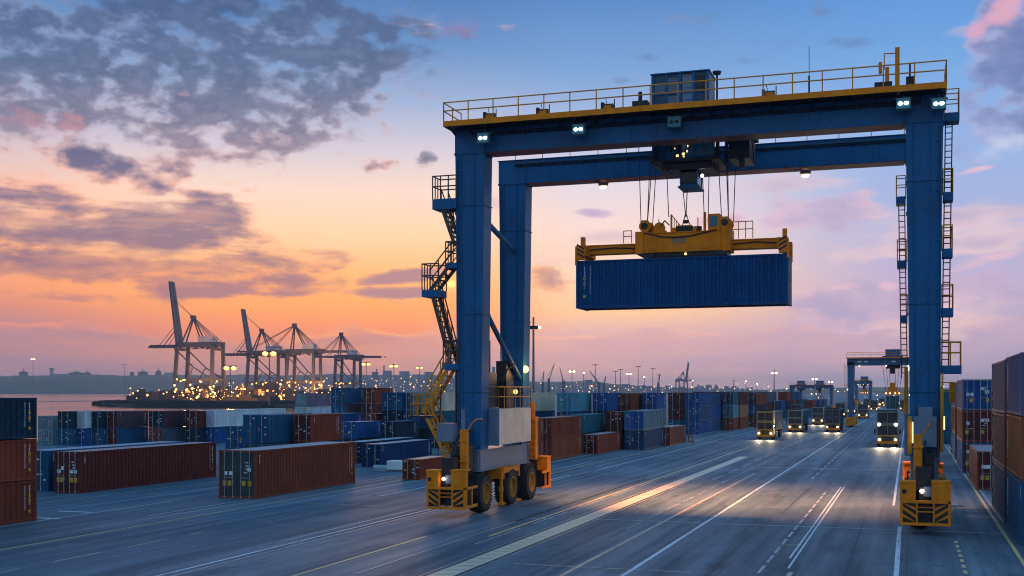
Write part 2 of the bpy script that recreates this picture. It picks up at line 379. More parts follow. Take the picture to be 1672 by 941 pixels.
sl = bpy.data.lights.new('sun', 'SUN'); sl.energy = .22; sl.angle = math.radians(10); sl.color = (1, .55, .28)
so = bpy.data.objects.new('sun', sl); C.objects.link(so)
sdir = Vector((math.sin(math.radians(SUN_AZ)) * math.cos(math.radians(SUN_EL)), math.cos(math.radians(SUN_AZ)) * math.cos(math.radians(SUN_EL)), math.sin(math.radians(SUN_EL))))
so.rotation_euler = (-sdir).to_track_quat('-Z', 'Y').to_euler()
# ---------------------------------------------------------------- camera
cam = bpy.data.cameras.new('camera'); co = bpy.data.objects.new('camera', cam); C.objects.link(co); SC.camera = co
co.location = (0, 0, CAMH); co.rotation_euler = (math.pi / 2, 0, ANG)
cam.sensor_width = 36; cam.lens = F / 1672 * 36; cam.shift_y = (HY - 470.5) / 1672; cam.clip_end = 30000; cam.clip_start = .5
SC.view_settings.view_transform = 'Standard'; SC.view_settings.look = 'None'; SC.view_settings.exposure = .2; SC.view_settings.gamma = 1
SC.view_settings.use_curve_mapping = False
SC.render.engine = 'CYCLES'
cy = SC.cycles; cy.use_denoising = True; cy.filter_width = 1.1; cy.max_bounces = 6; cy.diffuse_bounces = 2; cy.glossy_bounces = 3; cy.sample_clamp_indirect = 3; cy.sample_clamp_direct = 0
cy.use_adaptive_sampling = True; cy.adaptive_threshold = .015
try: cy.denoiser = 'OPENIMAGEDENOISE'
except Exception: pass
# ---------------------------------------------------------------- ground, markings, water, hills
def asphalt():
    m, nt, b = new_mat('asphalt'); P = position(nt)
    s1 = noise(nt, mapping(nt, P, (1.1, .035, 1)), 1.0, 6, .62)        # tyre-polished streaks along the lanes
    s2 = noise(nt, mapping(nt, P, (.22, .02, 1), (4, 2, 0)), 1.0, 5, .6, .6)
    s3 = noise(nt, mapping(nt, P, (.09, .06, 1), (1, 7, 0)), 1.0, 6, .6, .8)
    s4 = noise(nt, P, 2.6, 5, .7)
    g = noise(nt, P, 26, 3, .7)
    c = mixc(nt, ramp(nt, s2, [(.3, 0.), (.7, 1.)]), (.080, .115, .150, 1), (.165, .220, .272, 1))
    c = mixc(nt, ramp(nt, s1, [(.38, .0), (.66, .8)]), c, (.034, .055, .080, 1))
    c = mixc(nt, ramp(nt, s3, [(.5, .0), (.72, .55)]), c, (.20, .24, .28, 1))
    c = mixc(nt, ramp(nt, s4, [(.56, .0), (.75, .35)]), c, (.024, .038, .054, 1))
    # slab joints, oil stains and tyre marks
    sx_ = nt.nodes.new('ShaderNodeSeparateXYZ'); nt.links.new(P, sx_.inputs[0])
    jx = mth(nt, 'LESS_THAN', mth(nt, 'PINGPONG', mth(nt, 'ADD', sx_.outputs[0], 400.7), 2.6), .035); jy = mth(nt, 'LESS_THAN', mth(nt, 'PINGPONG', mth(nt, 'ADD', sx_.outputs[1], 400.0), 3.4), .05)
    jb = ramp(nt, noise(nt, P, .35, 3, .6), [(.42, .0), (.58, .65)])
    c = mixc(nt, mth(nt, 'MULTIPLY', mth(nt, 'MAXIMUM', jx, jy), jb), c, (.022, .032, .044, 1))
    oil = noise(nt, mapping(nt, P, (.55, .22, 1), (9, 4, 0)), 1.0, 5, .65, .4)
    c = mixc(nt, ramp(nt, oil, [(.60, .0), (.72, .75)]), c, (.022, .032, .046, 1))
    tm = noise(nt, mapping(nt, P, (2.6, .012, 1), (2, 8, 0), (0, 0, .012)), 1.0, 3, .5)
    c = mixc(nt, ramp(nt, tm, [(.58, .0), (.68, .6)]), c, (.026, .038, .054, 1))
    dust = noise(nt, mapping(nt, P, (.5, .12, 1), (1, 3, 0)), 1.0, 8, .7)
    c = mixc(nt, ramp(nt, dust, [(.52, .0), (.72, .4)]), c, (.24, .27, .29, 1))
    c = mixc(nt, 1.0, c, ramp(nt, g, [(.2, .62), (.8, 1.38)]), 'MULTIPLY')
    nt.links.new(c, b.inputs['Base Color'])
    rg = mth(nt, 'MULTIPLY_ADD', s1, .25, mth(nt, 'MULTIPLY_ADD', s3, -.25, .62))
    nt.links.new(rg, b.inputs['Roughness']); b.inputs['Specular IOR Level'].default_value = .14
    bump(nt, b, mth(nt, 'ADD', g, mth(nt, 'MULTIPLY', s4, .6)), .18, .012)
    return m
M['asphalt'] = asphalt()
def worn(name, col, lo=.40, hi=.58, under=(.05, .06, .075)):
    m, nt, b = new_mat(name); P = position(nt)
    n = noise(nt, P, 1.9, 6, .68); n2 = noise(nt, mapping(nt, P, (3, .12, 1)), 1.0, 4, .6)
    f = ramp(nt, mth(nt, 'ADD', mth(nt, 'MULTIPLY', n, .55), mth(nt, 'MULTIPLY', n2, .45)), [(lo - .06, 0.08), (hi - .04, .95)])
    nt.links.new(mixc(nt, f, under + (1,), tuple(col) + (1,)), b.inputs['Base Color']); b.inputs['Roughness'].default_value = .5
    return m
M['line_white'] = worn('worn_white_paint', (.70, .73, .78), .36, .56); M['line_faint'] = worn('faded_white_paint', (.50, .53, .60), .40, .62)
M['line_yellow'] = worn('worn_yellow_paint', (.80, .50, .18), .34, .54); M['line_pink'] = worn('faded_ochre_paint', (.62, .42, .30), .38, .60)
M['strip'] = worn('pale_concrete_gold_light', (.76, .56, .38), .25, .55, (.46, .34, .25)); M['strip_dark'] = worn('strip_hatch', (.26, .20, .16), .40, .72, (.6, .49, .38))  # strip concrete tinted gold for the warm light lying along it
M['patch'] = worn('repair_patch', (.075, .095, .13), .42, .70, (.05, .07, .10)); M['seam'] = worn('tar_seam', (.012, .014, .018), .38, .52)
poly = [(-420, -80), (-300, 10), (-122, 137), (-108, 166), (-106, 262)]
poly += [gp(500, 658), gp(480, 660.5), gp(330, 660.5), gp(215, 660), gp(168, 658.5), gp(160, 657.2), gp(175, 655.5), gp(230, 652), gp(420, 648.5)]
poly += [(-1500, 2300), (-400, 3600), (-300, 9000), (4000, 9000), (3000, -300), (-420, -300)]
bm = bmesh.new(); vs = [bm.verts.new((x, y, 0)) for x, y in poly]; f = bm.faces.new(vs); bmesh.ops.triangulate(bm, faces=[f])
me = bpy.data.meshes.new('ground'); bm.normal_update()
for fc in bm.faces:
    if fc.normal.z < 0: fc.normal_flip()
bm.to_mesh(me); bm.free(); me.materials.append(M['asphalt'])
ground = kind(bpy.data.objects.new('ground', me), 'structure'); C.objects.link(ground)
qm = MB()
for k in range(len(poly) - 4):
    (x0, y0), (x1, y1) = poly[k], poly[k + 1]
    dx, dy = x1 - x0, y1 - y0; L = math.hypot(dx, dy); ox, oy = -dy / L * .0, 0
    qm.add([(x0, y0, -.02), (x1, y1, -.02), (x1, y1, -4), (x0, y0, -4)], [(0, 1, 2, 3)])
M['quay'] = plain('quay_stone', (.05, .05, .055), .8)
kind(qm.build('quay_wall', M['quay']), 'structure')
# water
def water():
    m, nt, b = new_mat('water'); P = position(nt)
    n = noise(nt, mapping(nt, P, (.05, .05, 1), (0, 0, 0), (0, 0, .3)), 1.0, 5, .6)
    n2 = noise(nt, mapping(nt, P, (.004, .0012, 1), (3, 1, 0), (0, 0, 1.2)), 1.0, 3, .5)
    b.inputs['Base Color'].default_value = (.03, .04, .06, 1)
    nt.links.new(ramp(nt, n2, [(.35, .06), (.65, .2)]), b.inputs['Roughness'])
    bump(nt, b, n, .10, .6); b.inputs['IOR'].default_value = 1.33
    return m
M['water'] = water()
kind(MB().add([(-9000, -400, -2), (9000, -400, -2), (9000, 12000, -2), (-9000, 12000, -2)], [(0, 1, 2, 3)]).build('water', M['water']), 'structure')
# painted lines on the apron: helper lays thin sheets, each layer 4 mm above the last
LAYER = {'patch': .004, 'seam': .006, 'white': .012, 'faint': .008, 'yellow': .012, 'pink': .008, 'strip': .004, 'hatch': .008}
MATK = {'patch': 'patch', 'seam': 'seam', 'white': 'line_white', 'faint': 'line_faint', 'yellow': 'line_yellow', 'pink': 'line_pink', 'strip': 'strip', 'hatch': 'strip_dark'}
def quad(mb, x0, x1, y0, y1, z): mb.add([(x0, y0, z), (x1, y0, z), (x1, y1, z), (x0, y1, z)], [(0, 1, 2, 3)])
def lane(pxs, w, k, y0=None, y1=None, name='lane_marking', dash=None):
    """a straight line along the lanes through ground pixel pxs"""
    X, Y = gp(*pxs); mb = MB(); a = Y if y0 is None else y0; b = y1
    if dash:
        y = a
        while y < b: quad(mb, X - w / 2, X + w / 2, y, min(b, y + dash[0]), LAYER[k]); y += dash[0] + dash[1]
    else: quad(mb, X - w / 2, X + w / 2, a, b, LAYER[k])
    return kind(mb.build(name, M[MATK[k]]), 'structure')
def cross(p, px2, w, k, rise=0):
    X, Y = gp(*p); X2 = Xat(px2, Y); mb = MB(); z = LAYER[k] + .002 + rise
    quad(mb, min(X, X2), max(X, X2), Y - w / 2, Y + w / 2, z)
    return kind(mb.build('lane_marking', M[MATK[k]]), 'structure')
BIG = 620
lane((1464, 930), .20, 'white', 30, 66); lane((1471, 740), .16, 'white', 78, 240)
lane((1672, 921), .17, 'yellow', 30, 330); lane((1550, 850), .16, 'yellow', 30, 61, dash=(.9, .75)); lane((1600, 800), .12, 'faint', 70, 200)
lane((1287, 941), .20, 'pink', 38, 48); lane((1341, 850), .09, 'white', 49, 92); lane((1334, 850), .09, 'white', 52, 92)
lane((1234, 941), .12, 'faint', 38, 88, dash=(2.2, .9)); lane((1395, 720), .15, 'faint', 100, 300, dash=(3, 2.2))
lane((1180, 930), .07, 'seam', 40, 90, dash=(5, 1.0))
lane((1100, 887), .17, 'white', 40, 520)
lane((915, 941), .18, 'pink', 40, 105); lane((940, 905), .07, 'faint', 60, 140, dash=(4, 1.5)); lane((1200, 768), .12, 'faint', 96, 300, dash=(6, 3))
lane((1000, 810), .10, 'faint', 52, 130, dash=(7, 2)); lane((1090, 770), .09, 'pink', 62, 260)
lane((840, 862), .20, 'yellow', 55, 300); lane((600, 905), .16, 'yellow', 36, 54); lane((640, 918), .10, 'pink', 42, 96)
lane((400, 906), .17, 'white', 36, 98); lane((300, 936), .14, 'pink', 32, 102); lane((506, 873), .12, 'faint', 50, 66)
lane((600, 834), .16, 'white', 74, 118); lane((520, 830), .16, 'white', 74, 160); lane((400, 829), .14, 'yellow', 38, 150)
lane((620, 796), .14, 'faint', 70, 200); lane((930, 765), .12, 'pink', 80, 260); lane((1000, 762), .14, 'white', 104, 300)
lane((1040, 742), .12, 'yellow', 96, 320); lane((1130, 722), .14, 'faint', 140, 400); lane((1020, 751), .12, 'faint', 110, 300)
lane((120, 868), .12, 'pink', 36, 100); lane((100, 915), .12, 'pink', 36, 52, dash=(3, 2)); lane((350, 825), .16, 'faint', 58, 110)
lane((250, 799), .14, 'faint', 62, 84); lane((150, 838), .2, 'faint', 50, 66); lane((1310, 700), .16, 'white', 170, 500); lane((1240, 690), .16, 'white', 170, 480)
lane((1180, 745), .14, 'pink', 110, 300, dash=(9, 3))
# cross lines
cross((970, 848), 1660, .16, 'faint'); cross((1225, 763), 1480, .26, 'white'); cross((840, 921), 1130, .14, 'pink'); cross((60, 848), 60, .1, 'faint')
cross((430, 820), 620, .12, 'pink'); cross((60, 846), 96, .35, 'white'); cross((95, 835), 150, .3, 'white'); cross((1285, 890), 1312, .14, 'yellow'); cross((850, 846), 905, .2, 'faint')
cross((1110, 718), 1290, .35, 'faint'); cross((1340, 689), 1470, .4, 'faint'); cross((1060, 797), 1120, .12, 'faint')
# pale concrete strip with hatching, worn along its middle
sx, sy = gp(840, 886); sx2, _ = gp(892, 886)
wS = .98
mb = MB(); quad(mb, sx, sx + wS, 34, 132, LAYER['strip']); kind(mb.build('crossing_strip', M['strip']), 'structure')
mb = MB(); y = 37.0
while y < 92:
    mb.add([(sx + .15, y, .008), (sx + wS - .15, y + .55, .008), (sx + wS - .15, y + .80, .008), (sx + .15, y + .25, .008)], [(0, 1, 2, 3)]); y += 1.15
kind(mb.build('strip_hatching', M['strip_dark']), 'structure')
for dx in (-.16, wS + .12):
    mb = MB(); quad(mb, sx + dx - .12 * (1 if dx < 0 else -1), sx + dx - .12 * (1 if dx < 0 else -1) + .07, 36, 100, LAYER['yellow']); kind(mb.build('lane_marking', M['line_pink']), 'structure')
for dx in (-.12, wS + .06):
    mb = MB(); quad(mb, sx + dx, sx + dx + .06, 34, 110, LAYER['seam']); kind(mb.build('lane_marking', M['seam']), 'structure')
# repair patches and oil marks (shapes of their own in the surface)
pm = MB()
for px, py, w, l in [(1300, 740, 3.4, 14)]:
    X, Y = gp(px, py); quad(pm, X, X + w, Y, Y + l, .004 if px != 1040 else .0055)
kind(pm.build('asphalt_patch', M['patch']), 'structure')
# far land and hills across the water
def hills():
    m, nt, b = new_mat('hillside'); P = position(nt)
    n = noise(nt, mapping(nt, P, (.004, .004, .02)), 1.0, 6, .6); n2 = noise(nt, mapping(nt, P, (.02, .02, .06)), 1.0, 4, .6)
    c = mixc(nt, ramp(nt, n, [(.35, 0.), (.65, 1.)]), (.045, .058, .052, 1), (.11, .10, .085, 1))
    c = mixc(nt, ramp(nt, n2, [(.5, 0.), (.7, .6)]), c, (.02, .03, .025, 1))
    nt.links.new(c, b.inputs['Base Color']); b.inputs['Roughness'].default_value = .95; b.inputs['Specular IOR Level'].default_value = .1
    return m
M['hill'] = hills()
ridge = [(-700, 618), (-300, 616), (0, 614.5), (40, 613.5), (70, 614), (105, 610.5), (150, 612), (210, 613.5), (270, 612), (330, 613), (400, 611.5), (470, 613), (540, 611), (620, 613), (690, 612), (760, 615), (820, 620), (880, 624), (960, 622), (1010, 628), (1080, 632), (1150, 634), (1250, 637), (1330, 634), (1420, 632.5), (1540, 634), (1672, 636), (2200, 634)]
def ridge_y(px):
    for (x0, a), (x1, b) in zip(ridge, ridge[1:]):
        if x0 <= px <= x1: return a + (b - a) * (px - x0) / (x1 - x0)
    return 634
hb = MB(); cols = []; N = 220; rows = 10
DS, DR = 4600.0, 6600.0
for i in range(N + 1):
    px = -700 + 2900 * i / N
    top = (HY - ridge_y(px)) / F * DR + CAMH
    jag = R.uniform(-2.2, 2.2)
    for j in range(rows + 1):
        t = j / rows; d = DS + (DR - DS) * t
        X, Y = sd(px, d); z = -2.5 + (top + 2.5 + jag) * (t ** .62) + (R.uniform(-2.5, 2.5) if 0 < j < rows else 0)
        if j == 1: z = max(2, z * .6)
        hb.v.append((X, Y, z))
    X, Y = sd(px, DR + 1500); hb.v.append((X, Y, -5))
W_ = rows + 2
for i in range(N):
    for j in range(rows + 1): hb.f.append((i * W_ + j, i * W_ + j + 1, (i + 1) * W_ + j + 1, (i + 1) * W_ + j)); hb.mi.append(0)
kind(hb.build('hills', M['hill'], smooth=True), 'structure')

# rough stone dyke along the front of the far quay
pts = [gp(152, 657.3), gp(175, 658.6), gp(230, 660), gp(330, 660.6), gp(430, 660.6), gp(520, 659.5), gp(640, 658)]
bw = MB(); prof = [(-7, -3.0), (-4, -.6), (0, 1.7), (6, 2.1), (11, .4), (13, -.2)]; ring = []
for (x0, y0), (x1, y1) in zip(pts, pts[1:]):
    n = max(2, int(math.hypot(x1 - x0, y1 - y0) / 9))
    for k in range(n): ring.append((x0 + (x1 - x0) * k / n, y0 + (y1 - y0) * k / n))
ring.append(pts[-1])
for i, (x, y) in enumerate(ring):
    e = min(1, .25 + i / 8)
    for (o, z) in prof: bw.v.append((x - SA * o * e + R.uniform(-1, 1), y + CA * o * e + R.uniform(-1, 1), z * (e if z > 0 else 1) + R.uniform(-.45, .45)))
k = len(prof)
for i in range(len(ring) - 1):
    for j in range(k - 1): bw.f.append((i * k + j, i * k + j + 1, (i + 1) * k + j + 1, (i + 1) * k + j)); bw.mi.append(0)
M['rock'] = plain('dark_rock', (.022, .022, .025), .95, 0, .1)
kind(bw.build('breakwater', M['rock']), 'structure')
# ---------------------------------------------------------------- shipping containers
COL = dict(blue=(.008, .090, .20), navy=(.004, .030, .062), royal=(.006, .085, .27), teal=(.015, .125, .175), aqua=(.075, .275, .36), red=(.25, .046, .025), brown=(.20, .044, .024),
           maroon=(.115, .023, .019), rust=(.31, .076, .032), purple=(.080, .055, .080), cream=(.66, .57, .44), white=(.56, .67, .74), grey=(.13, .16, .20), olive=(.05, .062, .060),
           pale=(.19, .29, .31), salmon=(.38, .16, .10), mauve=(.21, .17, .23), slate=(.065, .115, .16), dusk=(.11, .11, .21))
def container(label, col, X, Y, z, W, L, H, near='door', lod=1, end=None, roofc=None, marks=True, group=None, rz=0, split=None):
    """X,Y: middle of the near (-Y) end at floor level; doors on the near end"""
    if isinstance(col, str): col = COL[col]
    dc = COL[end] if end else tuple(c * .9 for c in col)
    t = thing('shipping_container', label, 'container', (X, Y, z), rz, group)
    w = W / 2; p = .09; b = MB()
    for sx in (-1, 1):                                                    # corner posts
        for y0 in (0, L - .14):
            b.box(*sorted((sx * w, sx * (w - .14))), y0, y0 + .14, 0, H)
        b.box(*sorted((sx * (w - .01), sx * (w - .12))), .14, L - .14, .02, .17); b.box(*sorted((sx * (w - .01), sx * (w - .08))), .14, L - .14, H - .11, H - .01)
        n = max(8, int((L - .28) / .42)); step = (L - .28) / n; prof = []    # corrugated side
        for k in range(n):
            y = .14 + k * step; prof += [(y, .036), (y + step * .36, .036), (y + step * .48, .105), (y + step * .88, .105)]
        prof.append((L - .14, .036)); vs = []
        for y, d in prof: vs += [(sx * (w - d), y, .16), (sx * (w - d), y, H - .10)]
        b.add(vs, [(2 * i, 2 * i + 2, 2 * i + 3, 2 * i + 1) for i in range(len(prof) - 1)])
    for y0, y1 in ((.01, .13), (L - .13, L - .01)):
        b.box(-w + .14, w - .14, y0, y1, 0, .16); b.box(-w + .14, w - .14, y0, y1, H - .12, H - .005)
    n = max(6, int((W - .28) / .3)); step = (W - .28) / n; vs = []; prof = []
    for k in range(n):
        x = -w + .14 + k * step; prof += [(x, .05), (x + step * .4, .05), (x + step * .5, .09), (x + step * .9, .09)]
    prof.append((w - .14, .05))
    for x, d in prof: vs += [(x, L - d, .15), (x, L - d, H - .11)]
    b.add(vs, [(2 * i, 2 * i + 2, 2 * i + 3, 2 * i + 1) for i in range(len(prof) - 1)])
    b.add([(-w + .05, .05, .12), (w - .05, .05, .12), (w - .05, L - .05, .12), (-w + .05, L - .05, .12)], [(0, 1, 2, 3)])
    for sx in (-1, 1):                                                     # corner castings
        for y0 in (-.005, L - .165):
            for z0 in (0.0, H - .12): b.box(*sorted((sx * (w + .006), sx * (w - .16))), y0, y0 + .17, z0 - .002, z0 + .124)
    DEC = {0: [], 1: [], -1: []}                                           # stencils and stickers: (box, slot) on body / doors
    if marks and lod > 0:
        def glyphs(side, yc, z0, z1, hh, step, ax):
            zz = z1
            while zz > z0:
                a = R.uniform(.5, 1.0) * hh
                if ax == 's': DEC[0].append(((*sorted((side * (w - .02), side * (w - .042))), yc - a / 2, yc + a / 2, zz - step * .62, zz), 1))
                else: DEC[1 if yc > 0 else -1].append(((yc - a / 2, yc + a / 2, .010, .036, zz - step * .62, zz), 1))
                zz -= step
        for sd_ in (-1, 1):
            glyphs(sd_, L - .55, H * .40, H * .88, .07, .11, 's'); glyphs(sd_, L - .9, H * .30, H * .88, .05, .085, 's')
            if R.random() < .5: glyphs(sd_, .6, H * .72, H * .9, .10, .12, 's')
            for hz in ((.22, .48, .60) if lod > 1 else (.22,)): DEC[0].append(((*sorted((sd_ * (w - .02), sd_ * (w - .044))), L - .62, L - .46, H * hz, H * hz + .16), 2))
        if lod > 1:
            for rr in range(4): glyphs(0, w * .52 + R.uniform(-.1, .1), H * (.74 - rr * .07), H * (.76 - rr * .07), .34, .05, 'd')
            for cxx in (-.62, -.34, .36, .66):
                if R.random() < .8:
                    a = R.uniform(.10, .17); hz = H * R.choice((.52, .60, .70)); DEC[1 if cxx > 0 else -1].append(((w * cxx - a, w * cxx + a, .010, .036, hz - .13, hz + .13), 1))
            for cxx in (-.68, -.4, .36, .68):
                if R.random() < .75: DEC[1 if cxx > 0 else -1].append(((w * cxx - .13, w * cxx + .13, .009, .036, H * .26, H * .26 + .34), 2))
        else:
            for k in range(7):
                cxx = R.choice((-.7, -.45, -.2, .2, .45, .7)) * w; hz = H * R.uniform(.25, .9); DEC[1 if cxx > 0 else -1].append(((cxx - .09, cxx + .09, .006, .036, hz - .05, hz + .05), R.choice((1, 1, 1, 2))))
    for bx_, mi_ in DEC[0]: b.cur = mi_; b.box(*bx_)
    b.build('body', [M['cont'], M['white'], M['labely']], t, color=col)
    rb = MB(); n = max(6, int(L / .5)); step = (L - .24) / n; vs = []; prof = []
    for k in range(n): y = .12 + k * step; prof += [(y, .035), (y + step * .6, .035), (y + step * .7, .02), (y + step * .9, .02)]
    prof.append((L - .12, .035))
    for y, d in prof: vs += [(-w + .05, y, H - d), (w - .05, y, H - d)]
    rb.add(vs, [(2 * i, 2 * i + 2, 2 * i + 3, 2 * i + 1) for i in range(len(prof) - 1)])
    rc = roofc or tuple(c * .5 + .10 for c in col)  # roof colour paled for wear and for the sky reflected in it
    rb.build('roof', M['roof'], t, color=rc)
    for sx in (-1, 1):
        d = MB(); x0, x1 = sorted((sx * .012, sx * (w - .15)))
        d.box(x0, x1, .035, .085, .17, H - .13)
        if lod > 0:
            for k in range(5):
                zz = .26 + (H - .52) * k / 4; d.box(x0 + .04, x1 - .04, .018, .036, zz - .045, zz + .045)
        for bx_, mi_ in DEC[sx]: d.cur = mi_; d.box(*bx_)
        do = d.build('door', [M['cont'], M['white'], M['labely']], t, color=tuple(c * R.uniform(.75, 1.05) for c in dc))
        if lod > 0:
            for fx in ((.24, .76) if lod > 1 else (.5,)):
                q = MB(); xx = x0 + (x1 - x0) * fx; q.tube((xx, -.012, .06), (xx, -.012, H - .05), .026 if lod > 1 else .035, 5)
                for zz in (.1, H * .34, H * .66, H - .1): q.box(xx - .05, xx + .05, -.02, .02, zz - .045, zz + .045)
                q.box(xx - .02, xx + .30 * (1 if fx < .5 else -1), -.035, -.015, H * .42, H * .42 + .04) if fx < .5 else q.box(xx - .30, xx + .02, -.035, -.015, H * .42, H * .42 + .04)
                q.build('locking_bar', M['bars'], do)
    return t
def fit(xl, xc, xr, yt, yb, z0=0, lv=1):
    s = (yb - HY) / (CAMH - z0); zc = F / s; xx = (xc - CX) / s
    X = xx * CA - zc * SA; Y = xx * SA + zc * CA
    return X, Y, X - Xat(xl, Y), Yat(xr, X) - Y, (yb - yt) / s / lv
def stack(geo, items, W=None, L=None, lod=1, z0=0, H=None, gap=.03, group=None):
    """items from the ground up: (colour, label[, end colour])"""
    X, Y, w, l, h = fit(*geo); W = W or w; L = L or l; H = H or h
    z = z0
    for it in items:
        container(it[1], it[0], X - W / 2, Y, z, W, L, H - gap, lod=lod, end=it[2] if len(it) > 2 else None, group=group)
        z += H
# left foreground
for k, (c, lb) in enumerate([('brown', 'dark red brown container at the bottom of the stack cut off by the left edge'), ('red', 'red brown container in the middle of the stack cut off by the left edge'),
                             ('navy', 'near black navy container on top of the red pair at the left edge')]):
    container(lb, c, -46.28 - 1.2, 53.84 - 12.2, k * 2.30, 2.4, 12.2, 2.27, lod=2, group='containers at the left edge')
X, Y, w, l, h = fit(36, 79, 300, 736, 803); container('long blue container lying behind the long maroon one, only its doors and roof showing', 'blue', X - 1.2, Y, 0, 2.4, 17.0, h, lod=1, roofc=(.26, .33, .42))
X, Y, w, l, h = fit(88, 130, 353, 738, 806); container('very long dark maroon container lying on the asphalt beside the cut off stack', 'maroon', X - 1.1, Y, 0, 2.2, l, h, lod=2, end='maroon', roofc=(.34, .28, .30))
X, Y, w, l, h = fit(357, 417, 580, 736, 815); container('large brown red container with grey doors full of stickers, standing alone in front', (.23, .052, .027), X - w / 2, Y, 0, w, l, h, lod=2, end='olive', roofc=(.30, .33, .36))
X, Y, w, l, h = fit(657, 686, 725, 750.5, 784); container('low small red container beside the crane staircase', 'red', X - w / 2, Y, 0, w, 6.0, h, lod=1, roofc=(.38, .25, .25))
X, Y, w, l, h = fit(582, 591, 680, 722, 757); container('long navy container lying behind the blue one near the crane stairs', 'navy', X - 1.1, Y, 0, 2.1, l, h, roofc=(.30, .36, .44))
X, Y, w, l, h = fit(590.7, 621, 705, 725.7, 763); container('long royal blue container with pale pinkish roof just left of the crane stairs', (.006, .042, .14), X - w / 2, Y, 0, w, l, h, roofc=(.34, .33, .40))
stack((397, 439.5, 479.5, 677, 724, 2.6), [('blue', 'blue container with white code, raised behind the large brown red one')], L=8, z0=2.6)
stack((397, 439.5, 479.5, 677, 724, 2.6), [('teal', 'pale streaked teal container under the raised blue one')], L=8, H=2.58)
stack((479.5, 508.6, 552, 676.5, 722, 2.6), [('red', 'bright red container with dark doors right of the raised blue one', 'maroon')], z0=2.6, L=6)
stack((479.5, 508.6, 552, 676.5, 722, 2.6), [('navy', 'dark container under the bright red one with dark doors')], H=2.58, L=6)
stack((368, 397, 400, 691, 770, 0, 2), [('navy', 'navy container hidden low beside the raised blue one'), ('blue', 'dark blue container seen end on, left of the raised blue one')], L=6, H=2.05)
# row along the water
stack((50, 86, 88, 679, 726, 0, 2), [('pale', 'pale grey green container at the bottom of the pair nearest the left stack'), ('pale', 'pale grey green container on top of the pair nearest the left stack')], W=2.5, L=6)
G = [((87, 117.5, 119, 671.5, 728, 0, 2), [('blue', 'blue doors under the dark blue doors beside the pale green pair'), ('navy', 'dark blue doors with a red patch, first above in the waterside row')]),
     ((119, 139.6, 141, 671.5, 727.7, 0, 2), [('royal', 'blue doors under the white doors in the waterside row'), ('white', 'white doors on top in the waterside row')]),
     ((141, 166.5, 168, 671.5, 727.3, 0, 2), [('blue', 'blue doors right of those under the white doors'), ('navy', 'dark blue doors right of the white doors on top')]),
     ((167, 192, 242, 671.5, 727, 0, 2), [('blue', 'blue sided container under the purple one, with a mixed red and white door', 'maroon'), ('purple', 'dark purple sided container right of the dark blue doors', 'maroon')]),
     ((243.5, 266, 309, 671, 726, 0, 2), [('slate', 'grey sided container with red doors, under the plum sided one', 'red'), ((.065, .035, .055), 'plum sided container with dark blue doors in the waterside row', 'navy')]),
     ((310.5, 327, 328, 671, 725.5, 0, 2), [('navy', 'navy doors under the maroon doors beside the white container'), ('maroon', 'maroon doors with a pink streak beside the long white container')])]
for geo, it in G: stack(geo, it, L=6.0 if geo[2] - geo[1] < 4 else None, W=2.3)
X, Y, w, l, h = fit(328, 351, 480, 670, 725, 0, 2)
container('bright blue container under the long white one by the water', 'royal', X - w / 2, Y, 0, w, 9, h - .03)
container('long pale white container on top of the row by the water', 'white', X - w / 2, Y, h, w, 19.5, h, roofc=(.5, .55, .62))
